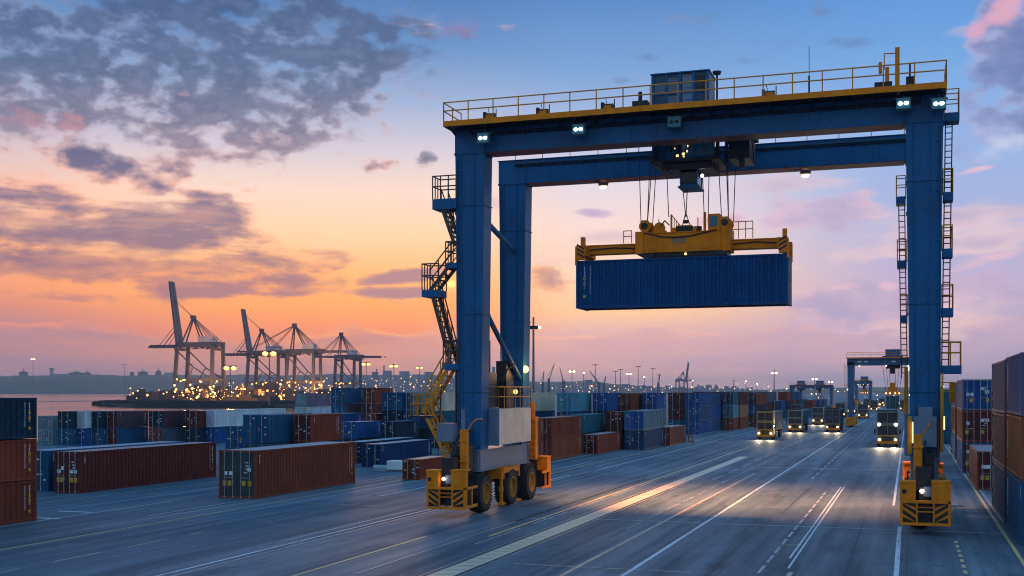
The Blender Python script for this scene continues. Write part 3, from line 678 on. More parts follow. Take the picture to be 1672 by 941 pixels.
# middle distance left
for geo, it, kw in [((482, 503, 541.7, 641.7, 709, 0, 3), [('slate', 'lowest container of the pale mauve stack left of the tall blue stack'), ('white', 'whitish middle container of the pale mauve stack'), ('mauve', 'pale mauve container with bluish doors topping a stack in front of the ship cranes', 'pale')], {}),
                    ((541, 565, 595, 633, 712, 0, 3), [('blue', 'bottom container of the tall blue stack before the ship cranes'), ('purple', 'purple sided container in the middle of the tall blue stack', 'blue'), ('blue', 'dark blue container topping the tall stack before the ship cranes')], {'L': 6.6}),
                    ((596, 612, 641, 633, 712, 0, 3), [('maroon', 'bottom container of the red stack right of the tall blue one'), ('maroon', 'maroon middle container of the red stack right of the tall blue one'), ('brown', 'brown red container topping the stack right of the tall blue one')], {'W': 2.1}),
                    ((552, 582, 623, 689, 744, 0, 2), [('navy', 'low navy container behind the two long roofs'), ('royal', 'blue container with pale doors just above the two long roofs', 'blue')], {}),
                    ((624, 648, 657, 688, 744, 0, 2), [('navy', 'dark container at the bottom beside the pale doored blue one'), ('navy', 'dark navy container right of the pale doored blue one')], {'W': 2.0, 'L': 6}),
                    ((515, 548, 594, 675.5, 730, 0, 2), [('blue', 'lower blue container behind the bright red one'), ('royal', 'blue container with light roof edge behind the bright red one')], {'L': 8}),
                    ((594, 610, 640, 675.5, 730, 0, 2), [('maroon', 'lower red container behind the dark navy one'), ('brown', 'red sided container with light roof edge behind the dark navy one')], {'W': 1.5}),
                    ((624, 656, 660, 640.5, 730, 0, 3), [('blue', 'bottom blue doors of the stack behind the yellow stair platform'), ('navy', 'dark blue doors in the middle of the stack behind the yellow stair platform'), ('blue', 'blue doors on top of the stack behind the yellow stair platform')], {'L': 6}),
                    ((656, 684, 720, 640.5, 730, 0, 3), [('navy', 'bottom navy container behind the crane stairs'), ('blue', 'blue container in the middle behind the crane stairs'), ('aqua', 'teal blue container on top behind the crane stairs', 'blue')], {'L': 6}),
                    ((718, 728, 748, 640.5, 732, 0, 3), [('navy', 'bottom dark container beside the crane leg'), ('teal', 'teal container in the middle beside the crane leg'), ('cream', 'beige container on top, between the stairs and the crane leg')], {'W': 2.2, 'L': 6}),
                    # right of the crane's left legs
                    ((846, 866, 906, 641, 734, 0, 3), [('navy', 'bottom container hidden below the rusty cream one'), ('blue', 'blue container under the rusty cream one by the crane leg'), ('cream', 'rusty cream container by the crane leg')], {'W': 2.2}),
                    ((909, 934, 966, 641, 734, 0, 3), [('navy', 'bottom container hidden under the light teal one'), ('blue', 'blue container under the light teal one'), ('aqua', 'light teal container with ribbed doors right of the rusty cream one')], {}),
                    ((967.6, 992, 1015, 641, 730, 0, 3), [('navy', 'bottom container below the bright blue one'), ('navy', 'shadowed container under the bright blue one'), ('royal', 'bright blue container right of the light teal one')], {}),
                    ((1016, 1030, 1053, 642, 727, 0, 3), [('maroon', 'bottom container under the brown red one between two blues'), ('maroon', 'middle container under the brown red one between two blues'), ('brown', 'brown red container between two blue ones')], {'W': 1.9}),
                    ((1054.6, 1072, 1090, 641, 725, 0, 3), [('navy', 'bottom container under the blue one with a white emblem'), ('slate', 'slate container under the blue one with a white emblem'), ('royal', 'blue container with a white emblem on its side')], {'W': 2.0, 'L': 6.5}),
                    ((1091, 1117, 1118, 641, 708, 0, 3), [('teal', 'teal doors at the foot of the maroon pair'), ('maroon', 'lower maroon doors beside the wall of blue containers'), ('maroon', 'upper maroon doors beside the wall of blue containers')], {'L': 6}),
                    ((1180.6, 1197, 1207, 641, 703, 0, 3), [('red', 'red container at the foot of the teal stack'), ('aqua', 'light teal sided container in the middle beyond the blue wall', 'teal'), ('teal', 'teal container topping the stack beyond the blue wall', 'navy')], {'W': 1.87}),
                    ((1200, 1209, 1222.6, 642, 701, 0, 3), [('red', 'lower red container under the salmon one'), ('salmon', 'pale orange container in a far stack'), ('maroon', 'maroon container above the pale orange one')], {'W': 1.9, 'L': 11}),
                    ((1223, 1235, 1252, 642, 697, 0, 3), [('maroon', 'dark red container at the foot of the stack behind the first truck'), ('navy', 'navy container in the middle of the stack behind the first truck', 'blue'), ('red', 'red sided container topping the stack behind the first truck', 'navy')], {'W': 2.2})]:
    stack(geo, it, **kw)
# the wall of blue containers: two lengths end to end, three high
X, Y, w, l, h = fit(1118, 1141.7, 1161, 641.3, 710, 0, 3); l2 = Yat(1180, X) - Y - l - .25
for k, pos in enumerate(('bottom', 'middle', 'top')):
    container('blue container with ribbed doors, %s near one of the blue wall' % pos, 'royal' if k != 1 else 'blue', X - w / 2, Y, k * h, w, l, h - .03)
    container('plain blue container, %s far one of the blue wall' % pos, 'blue' if k != 1 else 'royal', X - w / 2, Y + l + .25, k * h, w, l2, h - .03)
# front row beside the lane
X, Y, w, l, h = fit(850, 860, 891, 685, 757, 0, 2)
for k, lb in enumerate(('lower orange red container partly hidden by the crane wheels', 'upper orange red container partly hidden by the crane leg')): container(lb, (.32, .070, .030), X - 1.1, Y, k * h, 2.2, 5.9, h - .03)
X, Y, w, l, h = fit(891, 901, 950, 682, 751.7, 0, 2)
container('rust red container on the ground in the front pair right of the crane wheels', 'rust', X - 1.1, Y, 0, 2.2, l, h - .03); container('darker red container on top of the rust red one right of the crane wheels', 'red', X - 1.1, Y, h, 2.2, l, h - .03)
X, Y, w, l, h = fit(951, 976, 1012.6, 710, 742); container('single low red container with dark doors by the lane', (.29, .065, .035), X - w / 2, Y, 0, w, l, h, end='maroon', roofc=(.36, .26, .26))
X, Y, w, l, h = fit(1019.7, 1052, 1088, 670.5, 735, 0, 2)
container('dark blue container under the pale grey sided one by the lane', (.008, .060, .14), X - w / 2, Y, 0, w, 12.2, h - .03); container('pale grey green sided container with blue doors, on top by the lane', (.10, .20, .25), X - w / 2, Y, h, w, 12.2, h - .03, end='royal')
X, Y, w, l, h = fit(1089, 1094, 1120, 697.8, 728); container('small plum red container at the end of the front row', (.24, .055, .04), X - 1.1, Y, 0, 2.2, l, h, roofc=(.34, .27, .28))
stack((950, 953, 989, 677, 738, 0, 2), [('navy', 'hidden lower container behind the single low red one'), ('teal', 'dark teal sided container above the single low red one')], W=2.1)
stack((990, 1016, 1017, 672, 734, 0, 2), [('maroon', 'lower maroon doors behind the pale grey sided container'), ('maroon', 'maroon doors with white code beside the pale grey sided container')], L=5)
# right hand stacks
RX = 4.75
def right(Y, L, H, W, items, lod=2, X=RX):
    z = 0
    for it in items:
        container(it[1], it[0], X + W / 2, Y, z, W, L, H - .04, lod=lod, end=it[2] if len(it) > 2 else None); z += H
right(59.9, 8.9, 3.03, 2.44, [('blue', 'blue container at the bottom of the nearest right hand stack'), ('rust', 'rust red container in the middle of the nearest right hand stack'), ('dusk', 'violet blue container topping the nearest right hand stack')], X=4.95)
right(69.25, 10.4, 3.0, 2.44, [('blue', 'blue container at the bottom of the second right hand stack'), ('purple', 'violet grey container in the middle of the second right hand stack'), ('dusk', 'violet blue container topping the second right hand stack')], X=4.9)
X, Y, w, l, h = 4.69, 92.8, 2.4, 12.2, 2.83; container('single dark red container on the ground between the right hand stacks', (.23, .05, .04), X + w / 2, Y, 0, w, l, h, lod=2, end='maroon', roofc=(.36, .22, .24))
right(111.2, 12.2, 2.78, 2.5, [('blue', 'blue sided container at the foot of the right stack behind the single red one', 'maroon'), ('red', 'red container with dark doors in the right stack behind the single red one', 'maroon'), ('mauve', 'mauve sided container with bright blue doors topping the right stack', 'royal')], X=4.40)
right(134.2, 12.2, 2.75, 2.5, [('blue', 'blue container at the foot of the farther right stack'), ('red', 'red container in the farther right stack'), ('mauve', 'mauve container topping the farther right stack')], lod=1, X=4.6)
for k, (yy, cs) in enumerate([(172, ('teal', 'teal', 'teal')), (200, ('blue', 'teal', 'blue')), (232, ('navy', 'teal', 'teal')), (262, ('blue', 'blue', 'navy'))]):
    for j, cc in enumerate(cs):
        container('far %s container behind the right crane leg, %s of its stack' % ({'teal': 'teal', 'blue': 'blue', 'navy': 'navy'}[cc], ('bottom', 'middle', 'top')[j]), cc, 4.2 + k * .35, yy, j * 2.5, 2.5, 12.2, 2.47, lod=0, marks=False, group='far containers behind the right crane leg')
# far yard on the left side of the lanes: rows shrinking towards the horizon
word = dict(blue='blue', navy='navy', red='red', maroon='maroon', teal='teal', purple='purple', slate='slate grey', royal='bright blue', brown='brown', mauve='mauve')
for r_, (x0, ys) in enumerate([(-33.5, (244, 258, 272, 287, 302, 318, 334, 352, 370, 392)), (-38.5, (250, 266, 282, 300, 320, 344)), (-44, (258, 275, 296, 320, 350)), (-27.5, (330, 350, 372, 396, 425))]):
    for yy in ys:
        n = R.choice((2, 3, 3)) if r_ < 3 else R.choice((1, 2))
        for j in range(n):
            cc = R.choice(('blue', 'navy', 'blue', 'maroon', 'teal', 'slate', 'purple', 'royal', 'red'))
            container('tiny far %s container stacked behind the oncoming trucks' % word[cc], cc, x0 + R.uniform(-.2, .2), yy, j * 2.42, 2.4, 12.1, 2.39, lod=0, marks=False, group='far %s containers behind the trucks' % word[cc])
# ---------------------------------------------------------------- the large rubber-tyred gantry crane
CXM, CYM = -12.175, 71.0
HX = 12.925                                   # half span
crane = thing('gantry_crane', 'huge blue rubber-tyred gantry crane with yellow walkway straddling the lanes in front', 'crane', (CXM, CYM, 0))
def leg(sx, y, ztop, zb):
    b = MB(); x = sx * HX; wt, wb, d = 1.9, 1.38, 1.35
    b.cur = 0
    vs = []
    for z, w in ((zb, wb), (ztop, wt)):
        vs += [(x - w / 2, y - d / 2, z), (x + w / 2, y - d / 2, z), (x + w / 2, y + d / 2, z), (x - w / 2, y + d / 2, z)]
    b.add(vs, [(0, 3, 2, 1), (4, 5, 6, 7), (0, 1, 5, 4), (1, 2, 6, 5), (2, 3, 7, 6), (3, 0, 4, 7)])
    for z in (ztop - .02, ztop - 3.1, zb + 8.2, zb + 3.5):                                     # flange rings
        t = (z - zb) / (ztop - zb); w = wb + (wt - wb) * t; b.box(x - w / 2 - .05, x + w / 2 + .05, y - d / 2 - .05, y + d / 2 + .05, z - .03, z + .03)
    for fx in (-.30, .16):                                                        # stiffener seams on the front face
        b.taper((x + fx * wb, y - d / 2 - .012, zb + .1), (x + fx * wt, y - d / 2 - .012, ztop - .1), .05, .08, up=(0, 1, 0))
    for k in range(9):
        z = zb + 1.2 + k * (ztop - zb - 2) / 9; w = wb + (wt - wb) * (z - zb) / (ztop - zb); b.box(x - w / 2 - .006, x + w / 2 + .006, y - d / 2 - .008, y + d / 2 + .008, z - .012, z + .012)
    o = b.build('leg', M['crane'], crane, bevel=.02)
    pb = MB(); px = x - sx * -.0 + (.34 * wt if sx > 0 else -.40 * wt)
    for dx in (0, .11): pb.tube((px + dx, y - d / 2 - .07, zb + .2), (px + dx + sx * .1, y - d / 2 - .07, ztop - .2), .035, 6)
    for k in range(7): z = zb + 1 + k * (ztop - zb - 2) / 6; pb.box(px - .08, px + .24, y - d / 2 - .11, y - d / 2, z - .03, z + .03)
    pb.build('cable_conduit', M['crane'], o)
    return o
ZN0, ZN1, ZF0, ZF1 = 21.55, 23.0, 21.05, 22.65
for sx in (-1, 1):
    leg(sx, -4, ZN0, 3.7); leg(sx, 4, ZF0, 3.7)
for y, z0, z1 in ((-4, ZN0, ZN1), (4, ZF0, ZF1)):
    b = MB(); b.box(-HX - .97, HX + .97, y - .68, y + .68, z0 + .06, z1 - .05)
    b.box(-HX - 1.02, HX + 1.02, y - .76, y + .76, z1 - .05, z1); b.box(-HX + 1.05, HX - 1.05, y - .76, y + .76, z0, z0 + .06)
    for sx in (-1, 1):
        b.box(*sorted((sx * (HX - .96), sx * (HX - .90))), y - .74, y + .74, z0 + .06, z1 - .05); b.box(*sorted((sx * (HX - .98), sx * (HX + 1.0))), y - .75, y + .75, z0 - .0, z0 + .06)
    for k in range(1, 8): xx = -HX + 1 + k * (2 * HX - 2) / 8; b.box(xx - .012, xx + .012, y - .69, y + .69, z0 + .06, z1 - .05)
    for xx in (-HX * .42, HX * .36):
        b.box(xx - .5, xx + .5, y - .705, y - .68, z0 + .12, z1 - .12)
        for kx in range(6):
            for kz in range(5): b.cbox((xx - .42 + kx * .168, y - .715, z0 + .22 + kz * (z1 - z0 - .44) / 4), (.05, .03, .05))
    for k in range(1, 16): xx = -HX + 1 + k * (2 * HX - 2) / 16; b.box(xx - .02, xx + .02, y - .70, y - .68, z0 + .06, z1 - .05)
    g = b.build('girder', M['crane'], crane, bevel=.015)
    ct = MB(); ct.tube((-HX + .2, y - .78, z1 - .32), (HX - .2, y - .78, z1 - .32), .05, 6); ct.tube((-HX + .2, y - .76, z1 - .44), (HX - .2, y - .76, z1 - .44), .03, 6)
    for k in range(18): xx = -HX + .5 + k * (2 * HX - 1) / 17; ct.box(xx - .04, xx + .04, y - .84, y - .68, z1 - .5, z1 - .26)
    ct.build('cable_conduit', M['dark'], g)
    u = MB(); u.box(-HX + 1.06, HX - 1.06, y - .74, y + .74, z0 - .02, z0 - .002); u.build('girder_underside', M['crane_red'], g)  # thin plate carrying the painted pink reflection
    r_ = MB(); r_.box(-HX - .8, HX + .8, y - .05, y + .05, z1 + .002, z1 + .12); r_.build('trolley_rail', M['steel'], g)
# near walkway with toe board, grating, brackets and handrail
wk = MB(); wk.box(-HX - 1.2, HX + 1.1, -6.02, -5.96, 22.98, 23.30); wk.box(-HX - 1.2, -HX - 1.14, -5.96, -3.0, 22.98, 23.3); wk.box(HX + 1.04, HX + 1.1, -5.96, -3.0, 22.98, 23.3)
wo = wk.build('walkway', M['yellow'], crane)
gr = MB(); gr.box(-HX - 1.13, HX + 1.03, -5.955, -3.35, 23.02, 23.08)
for k in range(26): xx = -HX - .9 + k * (2 * HX + 1.8) / 25; gr.taper((xx, -5.9, 23.0), (xx, -4.72, 22.7), .06, .10)
gr.build('grating', M['dark'], wo)
hr = MB(); z = 23.3
rail(hr, [(-HX - 1.17, -3.1, z), (-HX - 1.17, -5.99, z), (HX + 1.07, -5.99, z), (HX + 1.07, -3.1, z)], 1.1, .04, 1.55)
hr.build('handrail', M['yrail'], wo)
hb_ = MB(); rail(hb_, [(-HX - 1.1, -3.1, 23.02), (HX + 1.0, -3.1, 23.02)], .95, .022, 3.3); hb_.build('handrail', M['yrail'], wo)
# far girder rail and small walkway
wf = MB(); wf.box(-HX - .6, HX + .9, 4.76, 5.8, 22.45, 22.52); wfo = wf.build('walkway', M['dark'], crane)
hf = MB(); rail(hf, [(-HX - .6, 5.75, 22.52), (HX + .9, 5.75, 22.52)], 1.1, .03, 1.9); hf.build('handrail', M['yrail'], wfo)
# machines on the walkway
def drive(x, s=1.0):
    b = MB(); y = -5.2; b.box(x - .3 * s, x + .3 * s, y - .25, y + .25, 23.12, 23.42); b.lathe([(-.28, .02), (-.28, .2), (.22, .2), (.22, .02)], (x + .05, y, 23.56), 'x', 12)
    b.box(x - .42 * s, x - .26 * s, y - .2, y + .2, 23.12, 23.82); b.tube((x + .34, y, 23.12), (x + .34, y, 24.0), .03); b.tube((x - .1, y + .1, 23.6), (x - .2, y + .1, 24.1), .02)
    b.build('drive_motor', M['dark'], crane)
    c = MB(); c.box(x - .22, x + .24, y - .3, y - .26, 23.2, 23.6); c.build('motor_guard', M['yellow'], crane)
for x in (-11.4, -8.1, -4.2, 4.9): drive(x)
mt = MB(); mt.box(11.45, 11.68, -5.3, -5.1, 23.1, 25.5); mt.box(10.95, 11.15, -5.3, -5.15, 23.1, 24.5); mt.tube((11.5, -5.2, 25.2), (10.9, -5.2, 25.25), .03); mt.tube((10.9, -5.2, 25.25), (10.9, -5.2, 24.4), .03)
mt.tube((10.7, -5.2, 24.2), (10.7, -5.2, 24.8), .09, 8); mt.build('lifting_post', M['yellow'], crane)
mm = MB(); mm.box(10.4, 11.3, -5.4, -4.9, 23.1, 23.7); mm.tube((10.2, -5.1, 23.15), (8.6, -5.1, 23.3), .05); mm.tube((12.2, -5.2, 23.1), (12.2, -5.2, 24.6), .05); mm.box(12.0, 12.4, -5.3, -5.1, 23.1, 23.9); mm.build('winch', M['dark'], crane)
an = MB(); an.tube((7.0, -5.2, 23.1), (7.0, -5.2, 24.4), .05); an.tube((7.0, -5.2, 24.4), (7.0, -5.2, 26.0), .018); an.build('antenna', M['dark'], crane)
# sills, cabinets, wheels, bumpers
M['rim'] = paint('greasy_rim_paint', (.42, .17, .012), .65, 0, .6, dirt=(.02, .016, .012), scale=2.5, spec=.2)
M['house'] = paint('dark_house_paint', (.008, .055, .105), .5, 0, .4)
def wheel(x, y, side):
    root = MB(); r, w = 1.16, .88
    prof = [(-w / 2, .62), (-w / 2 - .03, .80), (-w / 2 + .02, 1.02), (-w / 2 + .16, r - .02), (0, r), (w / 2 - .16, r - .02), (w / 2 - .02, 1.02), (w / 2 + .03, .80), (w / 2, .62)]
    root.lathe(prof, (0, 0, 0), 'x', 40)
    for k in range(34):
        t = 2 * math.pi * k / 34
        for s_ in (-1, 1):
            tt = t + (.09 if s_ > 0 else 0); c, s = math.cos(tt), math.sin(tt); ct, st = math.cos(tt + .07), math.sin(tt + .07)
            vs = []
            for xx, rr, (cc, ss) in ((s_ * .02, r, (c, s)), (s_ * .46, r - .10, (c, s)), (s_ * .46, r - .10, (ct, st)), (s_ * .02, r, (ct, st))):
                vs += [(xx, rr * .97 * cc, rr * .97 * ss), (xx * 1.0, (rr + .035) * cc, (rr + .035) * ss)]
            root.add(vs, [(0, 2, 3, 1), (2, 4, 5, 3), (4, 6, 7, 5), (6, 0, 1, 7), (1, 3, 5, 7)])
    e = bpy.data.objects.new('wheel', None); C.objects.link(e); e.parent = crane; e.location = (x, y, 1.17)
    root.build('tyre', M['tyre'], e, smooth=True)
    rm = MB()
    for s_ in (-1, 1): rm.lathe([(s_ * .40, .66), (s_ * .47, .66), (s_ * .47, .58), (s_ * .30, .50), (s_ * .26, .2), (s_ * .34, .18), (s_ * .34, .001)], (0, 0, 0), 'x', 28)
    for k in range(10): t = 2 * math.pi * k / 10; rm.cbox((.29, .36 * math.cos(t), .36 * math.sin(t)), (.06, .06, .06))
    rm.build('rim', M['rim'], e, smooth=True)
    hb = MB(); hb.lathe([(.262, .50), (.262, .2), (.262, .001)], (0, 0, 0), 'x', 20); hb.build('hub', M['dark'], e)
def bumper(x, yf, dirn):
    """x centre, yf outer face, dirn -1 near end / +1 far end"""
    e = bpy.data.objects.new('bumper', None); C.objects.link(e); e.parent = crane; e.location = (x, yf, 0); e.rotation_euler = (0, 0, 0 if dirn < 0 else math.pi)
    b = MB(); W = 1.2
    b.box(-W, W, -.02, .30, .5, .64); b.box(-W, W, 0, .16, 1.62, 1.76)
    b.box(-W, -W + .13, 0, .30, .64, 1.62); b.box(W - .13, W, 0, .30, .64, 2.72)
    for sx in (-1, 1):
        b.box(*sorted((sx * .36, sx * .44)), -.03, .1, .64, 1.62); b.box(*sorted((sx * W, sx * (W - .06))), .3, 2.0, .52, .7); b.box(*sorted((sx * W, sx * (W - .06))), .16, 2.0, 1.6, 1.76); b.box(*sorted((sx * W, sx * (W - .10))), 1.1, 1.2, .7, 1.6)
    b.tube((-.36, -.03, 1.2), (.36, -.03, 1.2), .035); b.tube((-.36, -.05, 1.42), (.36, -.05, 1.42), .03); b.taper((-.40, .1, 1.62), (-.9, .5, .64), .06, .06); b.taper((.40, .1, 1.62), (.9, .5, .64), .06, .06)
    b.build('bumper_frame', M['yellow'], e, bevel=.012)
    b = MB(); b.box(-W, -.46, .02, .9, 1.765, 2.62); b.box(-W - .03, -.44, -.02, .94, 2.62, 2.72); b.box(-W + .1, -.56, .0, .02, 1.86, 2.5); b.build('valve_box', M['yellow'], e, bevel=.015)
    b = MB(); b.tube((-1.0, -.03, 2.2), (-1.0, .0, 2.2), .12, 12); b.build('sight_glass', M['black'], e)
    b = MB(); b.box(.30, W - .135, .04, .8, 1.765, 2.66); b.box(.28, W, -.0, .84, 2.66, 2.76); b.box(.5, W - .3, .02, .04, 1.9, 2.5); b.build('lamp_box', M['yellow'], e, bevel=.015)
    d = MB(); d.box(-.45, .29, .5, 1.2, 1.0, 3.4); d.box(-.3, .2, .3, .5, 1.5, 2.4); d.box(-W + .15, W - .15, .45, 1.1, .66, 1.7)  # dark boxes stand for the shade in the open bumper frame
    d.build('bumper_dark_fill', M['dark'], e)
    for sx in (-1, 1):
        a, b2 = sorted((sx * .445, sx * (W - .13))); hp = MB(); hp.box(a, b2, .06, .10, .64, 1.62); ho = hp.build('hazard_panel', M['black'], e)
        for k in range(3):
            st = MB(); z = .66 + k * .37 - .16; xo, xi = sx * (W - .13), sx * .45; z0, z1, dz = z + .42, z, .16
            lo = lambda v: max(.655, min(1.61, v))
            st.prism([(xo, lo(z0)), (xi, lo(z1)), (xi, lo(z1 + dz)), (xo, lo(z0 + dz))], 'y', .035, .058); st.build('hazard_stripe', M['yellow'], ho)
    if dirn < 0:
        l = MB(); l.sphere((-.16, .09, 2.22), .11, 10, 6); l.build('headlight', M['headl'], e)
    pl = MB(); pl.box(-.08, .27, .2, .29, 1.95, 2.45); pl.build('panel', M['greyblue'], e)
for sx in (-1, 1):
    x = sx * HX
    s = MB(); s.box(x - .62, x + .62, -4.9, 4.9, 2.45, 3.7); s.box(x - .72, x + .72, -5.0, 5.0, 3.63, 3.705); s.box(x - .72, x + .72, -5.0, 5.0, 2.40, 2.45)
    for yy in (-4.7, 4.7): s.box(x - .70, x + .70, yy - .03, yy + .03, 2.45, 3.63)
    so_ = s.build('sill_beam', M['greyblue'], crane, bevel=.01)
    for yw in (-5.1, -.15, 3.8): wheel(x + (.76 if sx < 0 else -.30), yw, sx)
    bo = MB()
    bo.box(x - .8, x + .22, -1.5, 1.35, 1.5, 2.44); bo.box(x + .2, x + 1.16, -1.75, 1.5, 2.36, 2.46); bo.box(x + .2, x + 1.15, -1.75, -1.60, 1.75, 2.36); bo.box(x + .2, x + 1.15, 1.3, 1.46, 1.75, 2.36); bo.box(x + 1.06, x + 1.15, -1.6, 1.3, 2.12, 2.36)
    bo.box(x + .95, x + 1.1, -1.95, -1.75, .25, 2.4); bo.box(x + .85, x + 1.2, -2.05, -1.68, .22, .34); bo.box(x + .9, x + 1.12, -1.98, -1.72, 1.0, 1.3)
    bo.build('bogie', M['yellow'], crane, bevel=.012)
    for yw in (-5.1, 3.8): b_ = MB(); b_.box(x - .9, x + .2, yw - .5, yw + .5, .8, 2.44); b_.build('axle_housing', M['dark'], crane)
    b_ = MB(); b_.box(x + .75, x + .95, -1.7, 2.4, .10, .2); b_.build('guide_bar', M['yellow'], crane)
    for yw in (-2.9, 1.9):
        dk = MB(); dk.box(x - .5, x + .3, yw - .6, yw + .6, 1.5, 2.44); dk.tube((x + .25, yw - .3, 2.1), (x + .5, yw + .5, 1.9), .06); dk.build('travel_motor', M['dark'], crane)
    dk = MB(); dk.box(x - .55, x + .45, -6.3, -5.05, 2.5, 4.0); dk.box(x - .45, x + .3, -6.7, -6.3, 2.6, 3.6); dk.box(x - .5, x - .3, -6.75, -6.7, 2.7, 3.4); dk.build('drive_unit', M['dark'], crane, bevel=.02)
    for k in range(6):
        a = R.uniform(-.6, .6); h_ = MB(); h_.path([(x + a, -6.72, 2.8), (x + a + .1, -6.95, 3.5), (x + a * .6, -6.4, 4.4), (x + a * .5, -4.8, 4.9)], .035, 5); h_.build('hydraulic_hose', M['rope'], crane)
    q = x + (.30 if sx < 0 else -.55); ym = MB(); ym.box(q, q + .42, -7.1, -6.75, 2.7, 5.0); ym.box(q - .05, q + .47, -7.16, -7.1, 3.1, 3.2); ym.box(q - .05, q + .47, -7.16, -7.1, 4.3, 4.4); ym.box(q + .08, q + .34, -7.13, -7.1, 3.4, 4.2)
    ym.path([(q + .4, -6.9, 4.9), (q + .7, -6.9, 5.4), (q + .8, -6.5, 5.6), (q + .8, -5.5, 5.6)], .045); ym.build('guide_mast', M['yellow'], crane, bevel=.01)
    q2 = x + .55; ym = MB(); ym.box(q2, q2 + .45, 5.3, 5.8, 2.6, 5.2); ym.box(q2 - .3, q2 + .45, 5.2, 5.9, 5.2, 5.5); ym.box(q2 + .0, q2 + .3, 5.4, 5.7, 5.5, 6.5)
    for k in range(5): ym.box(q2 + .1, q2 + .36, 5.26, 5.3, 2.8 + k * .45, 3.0 + k * .45)
    ym.build('guide_mast', M['yellow'], crane, bevel=.01)
    bumper(x + (.05 if sx < 0 else 0), -8.7, -1); bumper(x + .05, 8.1, 1)
    mid = MB(); mid.box(x - .5, x + .5, -8.2, -6.75, 1.1, 2.2); mid.box(x - .45, x + .45, 4.95, 7.6, 1.1, 2.3); mid.build('tow_beam', M['dark'], crane)
# electrical cabinet between the left legs, with railing on its roof
x = -HX
cb = MB(); cb.box(x + .25, x + 1.35, -3.25, 3.15, 3.95, 6.15)
cbo = cb.build('power_cabinet', M['cream'], crane, bevel=.02)
cd = MB(); cd.box(x + 1.345, x + 1.353, -.06, -.045, 4.0, 6.1); cd.build('panel_joint', M['greyblue'], cbo)
ed = MB(); ed.box(x + .22, x + 1.38, -3.32, -3.25, 3.9, 6.2); ed.build('end_panel', M['greyblue'], cbo)
rl = MB(); rail(rl, [(x + .3, -3.2, 6.15), (x + 1.33, -3.2, 6.15), (x + 1.33, 3.1, 6.15), (x + .3, 3.1, 6.15)], 1.35, .035, 1.1); rl.build('handrail', M['yrail'], cbo)
eq = MB(); eq.box(x + .35, x + .9, -.5, .9, 6.15, 7.9); eq.box(x - .2, x + .5, -2.6, -1.2, 6.2, 8.4); eq.tube((x + .2, -1.8, 8.3), (x + .2, -1.8, 10.4), .09); eq.path([(x + .5, .2, 7.9), (x + .6, .4, 8.6), (x + .9, 1.2, 9.0)], .06); eq.box(x - .4, x + .3, 1.2, 2.6, 6.2, 9.2); eq.build('diesel_unit', M['dark'], crane)
gl = MB(); gl.sphere((x + 1.0, 1.0, 7.2), .16, 8, 6); gl.build('work_lamp_glow', M['lampO'], crane)
# right cabinet (hangs on the inner side)
cb = MB(); cb.box(HX - 1.02, HX - .72, -3.2, 3.2, 3.7, 6.0); cb.build('side_cabinet', M['greyblue'], crane, bevel=.02)
rl = MB(); rail(rl, [(HX - 1.0, -3.1, 6.0), (HX - 1.0, 3.1, 6.0)], 1.35, .035, 1.1); rl.build('handrail', M['yrail'], crane); rl = MB(); rl.box(HX - 1.02, HX - .82, -2.8, -2.4, 6.0, 8.6); rl.build('service_post', M['yrail'], crane)
fb = MB(); fb.box(HX - .55, HX + .6, -5.6, -4.75, 4.3, 5.9); fb.box(HX - .3, HX + .4, -5.4, -4.72, 5.9, 6.4); fb.build('control_box', M['greyblue'], crane, bevel=.02)
fl = MB(); fl.box(HX - .62, HX - .56, -5.5, -5.0, 4.5, 5.6); fl.build('indicator_light', M['glowY'], crane)
fy = MB(); fy.box(HX - .85, HX - .64, -5.4, -5.1, 3.9, 5.9); fy.box(HX + .8, HX + .95, -5.0, -4.7, 4.0, 7.5); fy.tube((HX + .9, -4.9, 7.3), (HX + .9, -4.9, 8.2), .05); rail(fy, [(HX + .75, -4.6, 6.6), (HX + 1.5, -4.6, 6.6), (HX + 1.5, 3, 6.6)], 1.1, .03, 1.4); fy.build('service_post', M['yrail'], crane)
fl = MB(); fl.box(HX + .96, HX + 1.02, -5.0, -4.75, 5.2, 5.9); fl.build('work_lamp_glow', M['glowY'], crane)
cx_ = MB(); cx_.box(-HX - 1.35, -HX - .35, -6.6, -5.9, 4.25, 5.35); cx_.box(-HX + .18, -HX + .34, -6.6, -6.4, 5.0, 6.2); cx_.build('control_box', M['greyblue'], crane, bevel=.015)
# braces between the left legs
br = MB(); br.tube((-HX + .3, -3.4, 17.9), (-HX + .1, 3.3, 16.6), .17, 10); br.build('brace', M['crane'], crane)
br = MB(); br.tube((-HX + .5, -3.4, 12.2), (-HX + .5, 3.35, 8.1), .16, 10); br.build('brace', M['crane'], crane)
br = MB(); br.tube((HX, -3.4, 17.9), (HX, 3.3, 16.6), .17, 10); br.build('brace', M['crane'], crane)
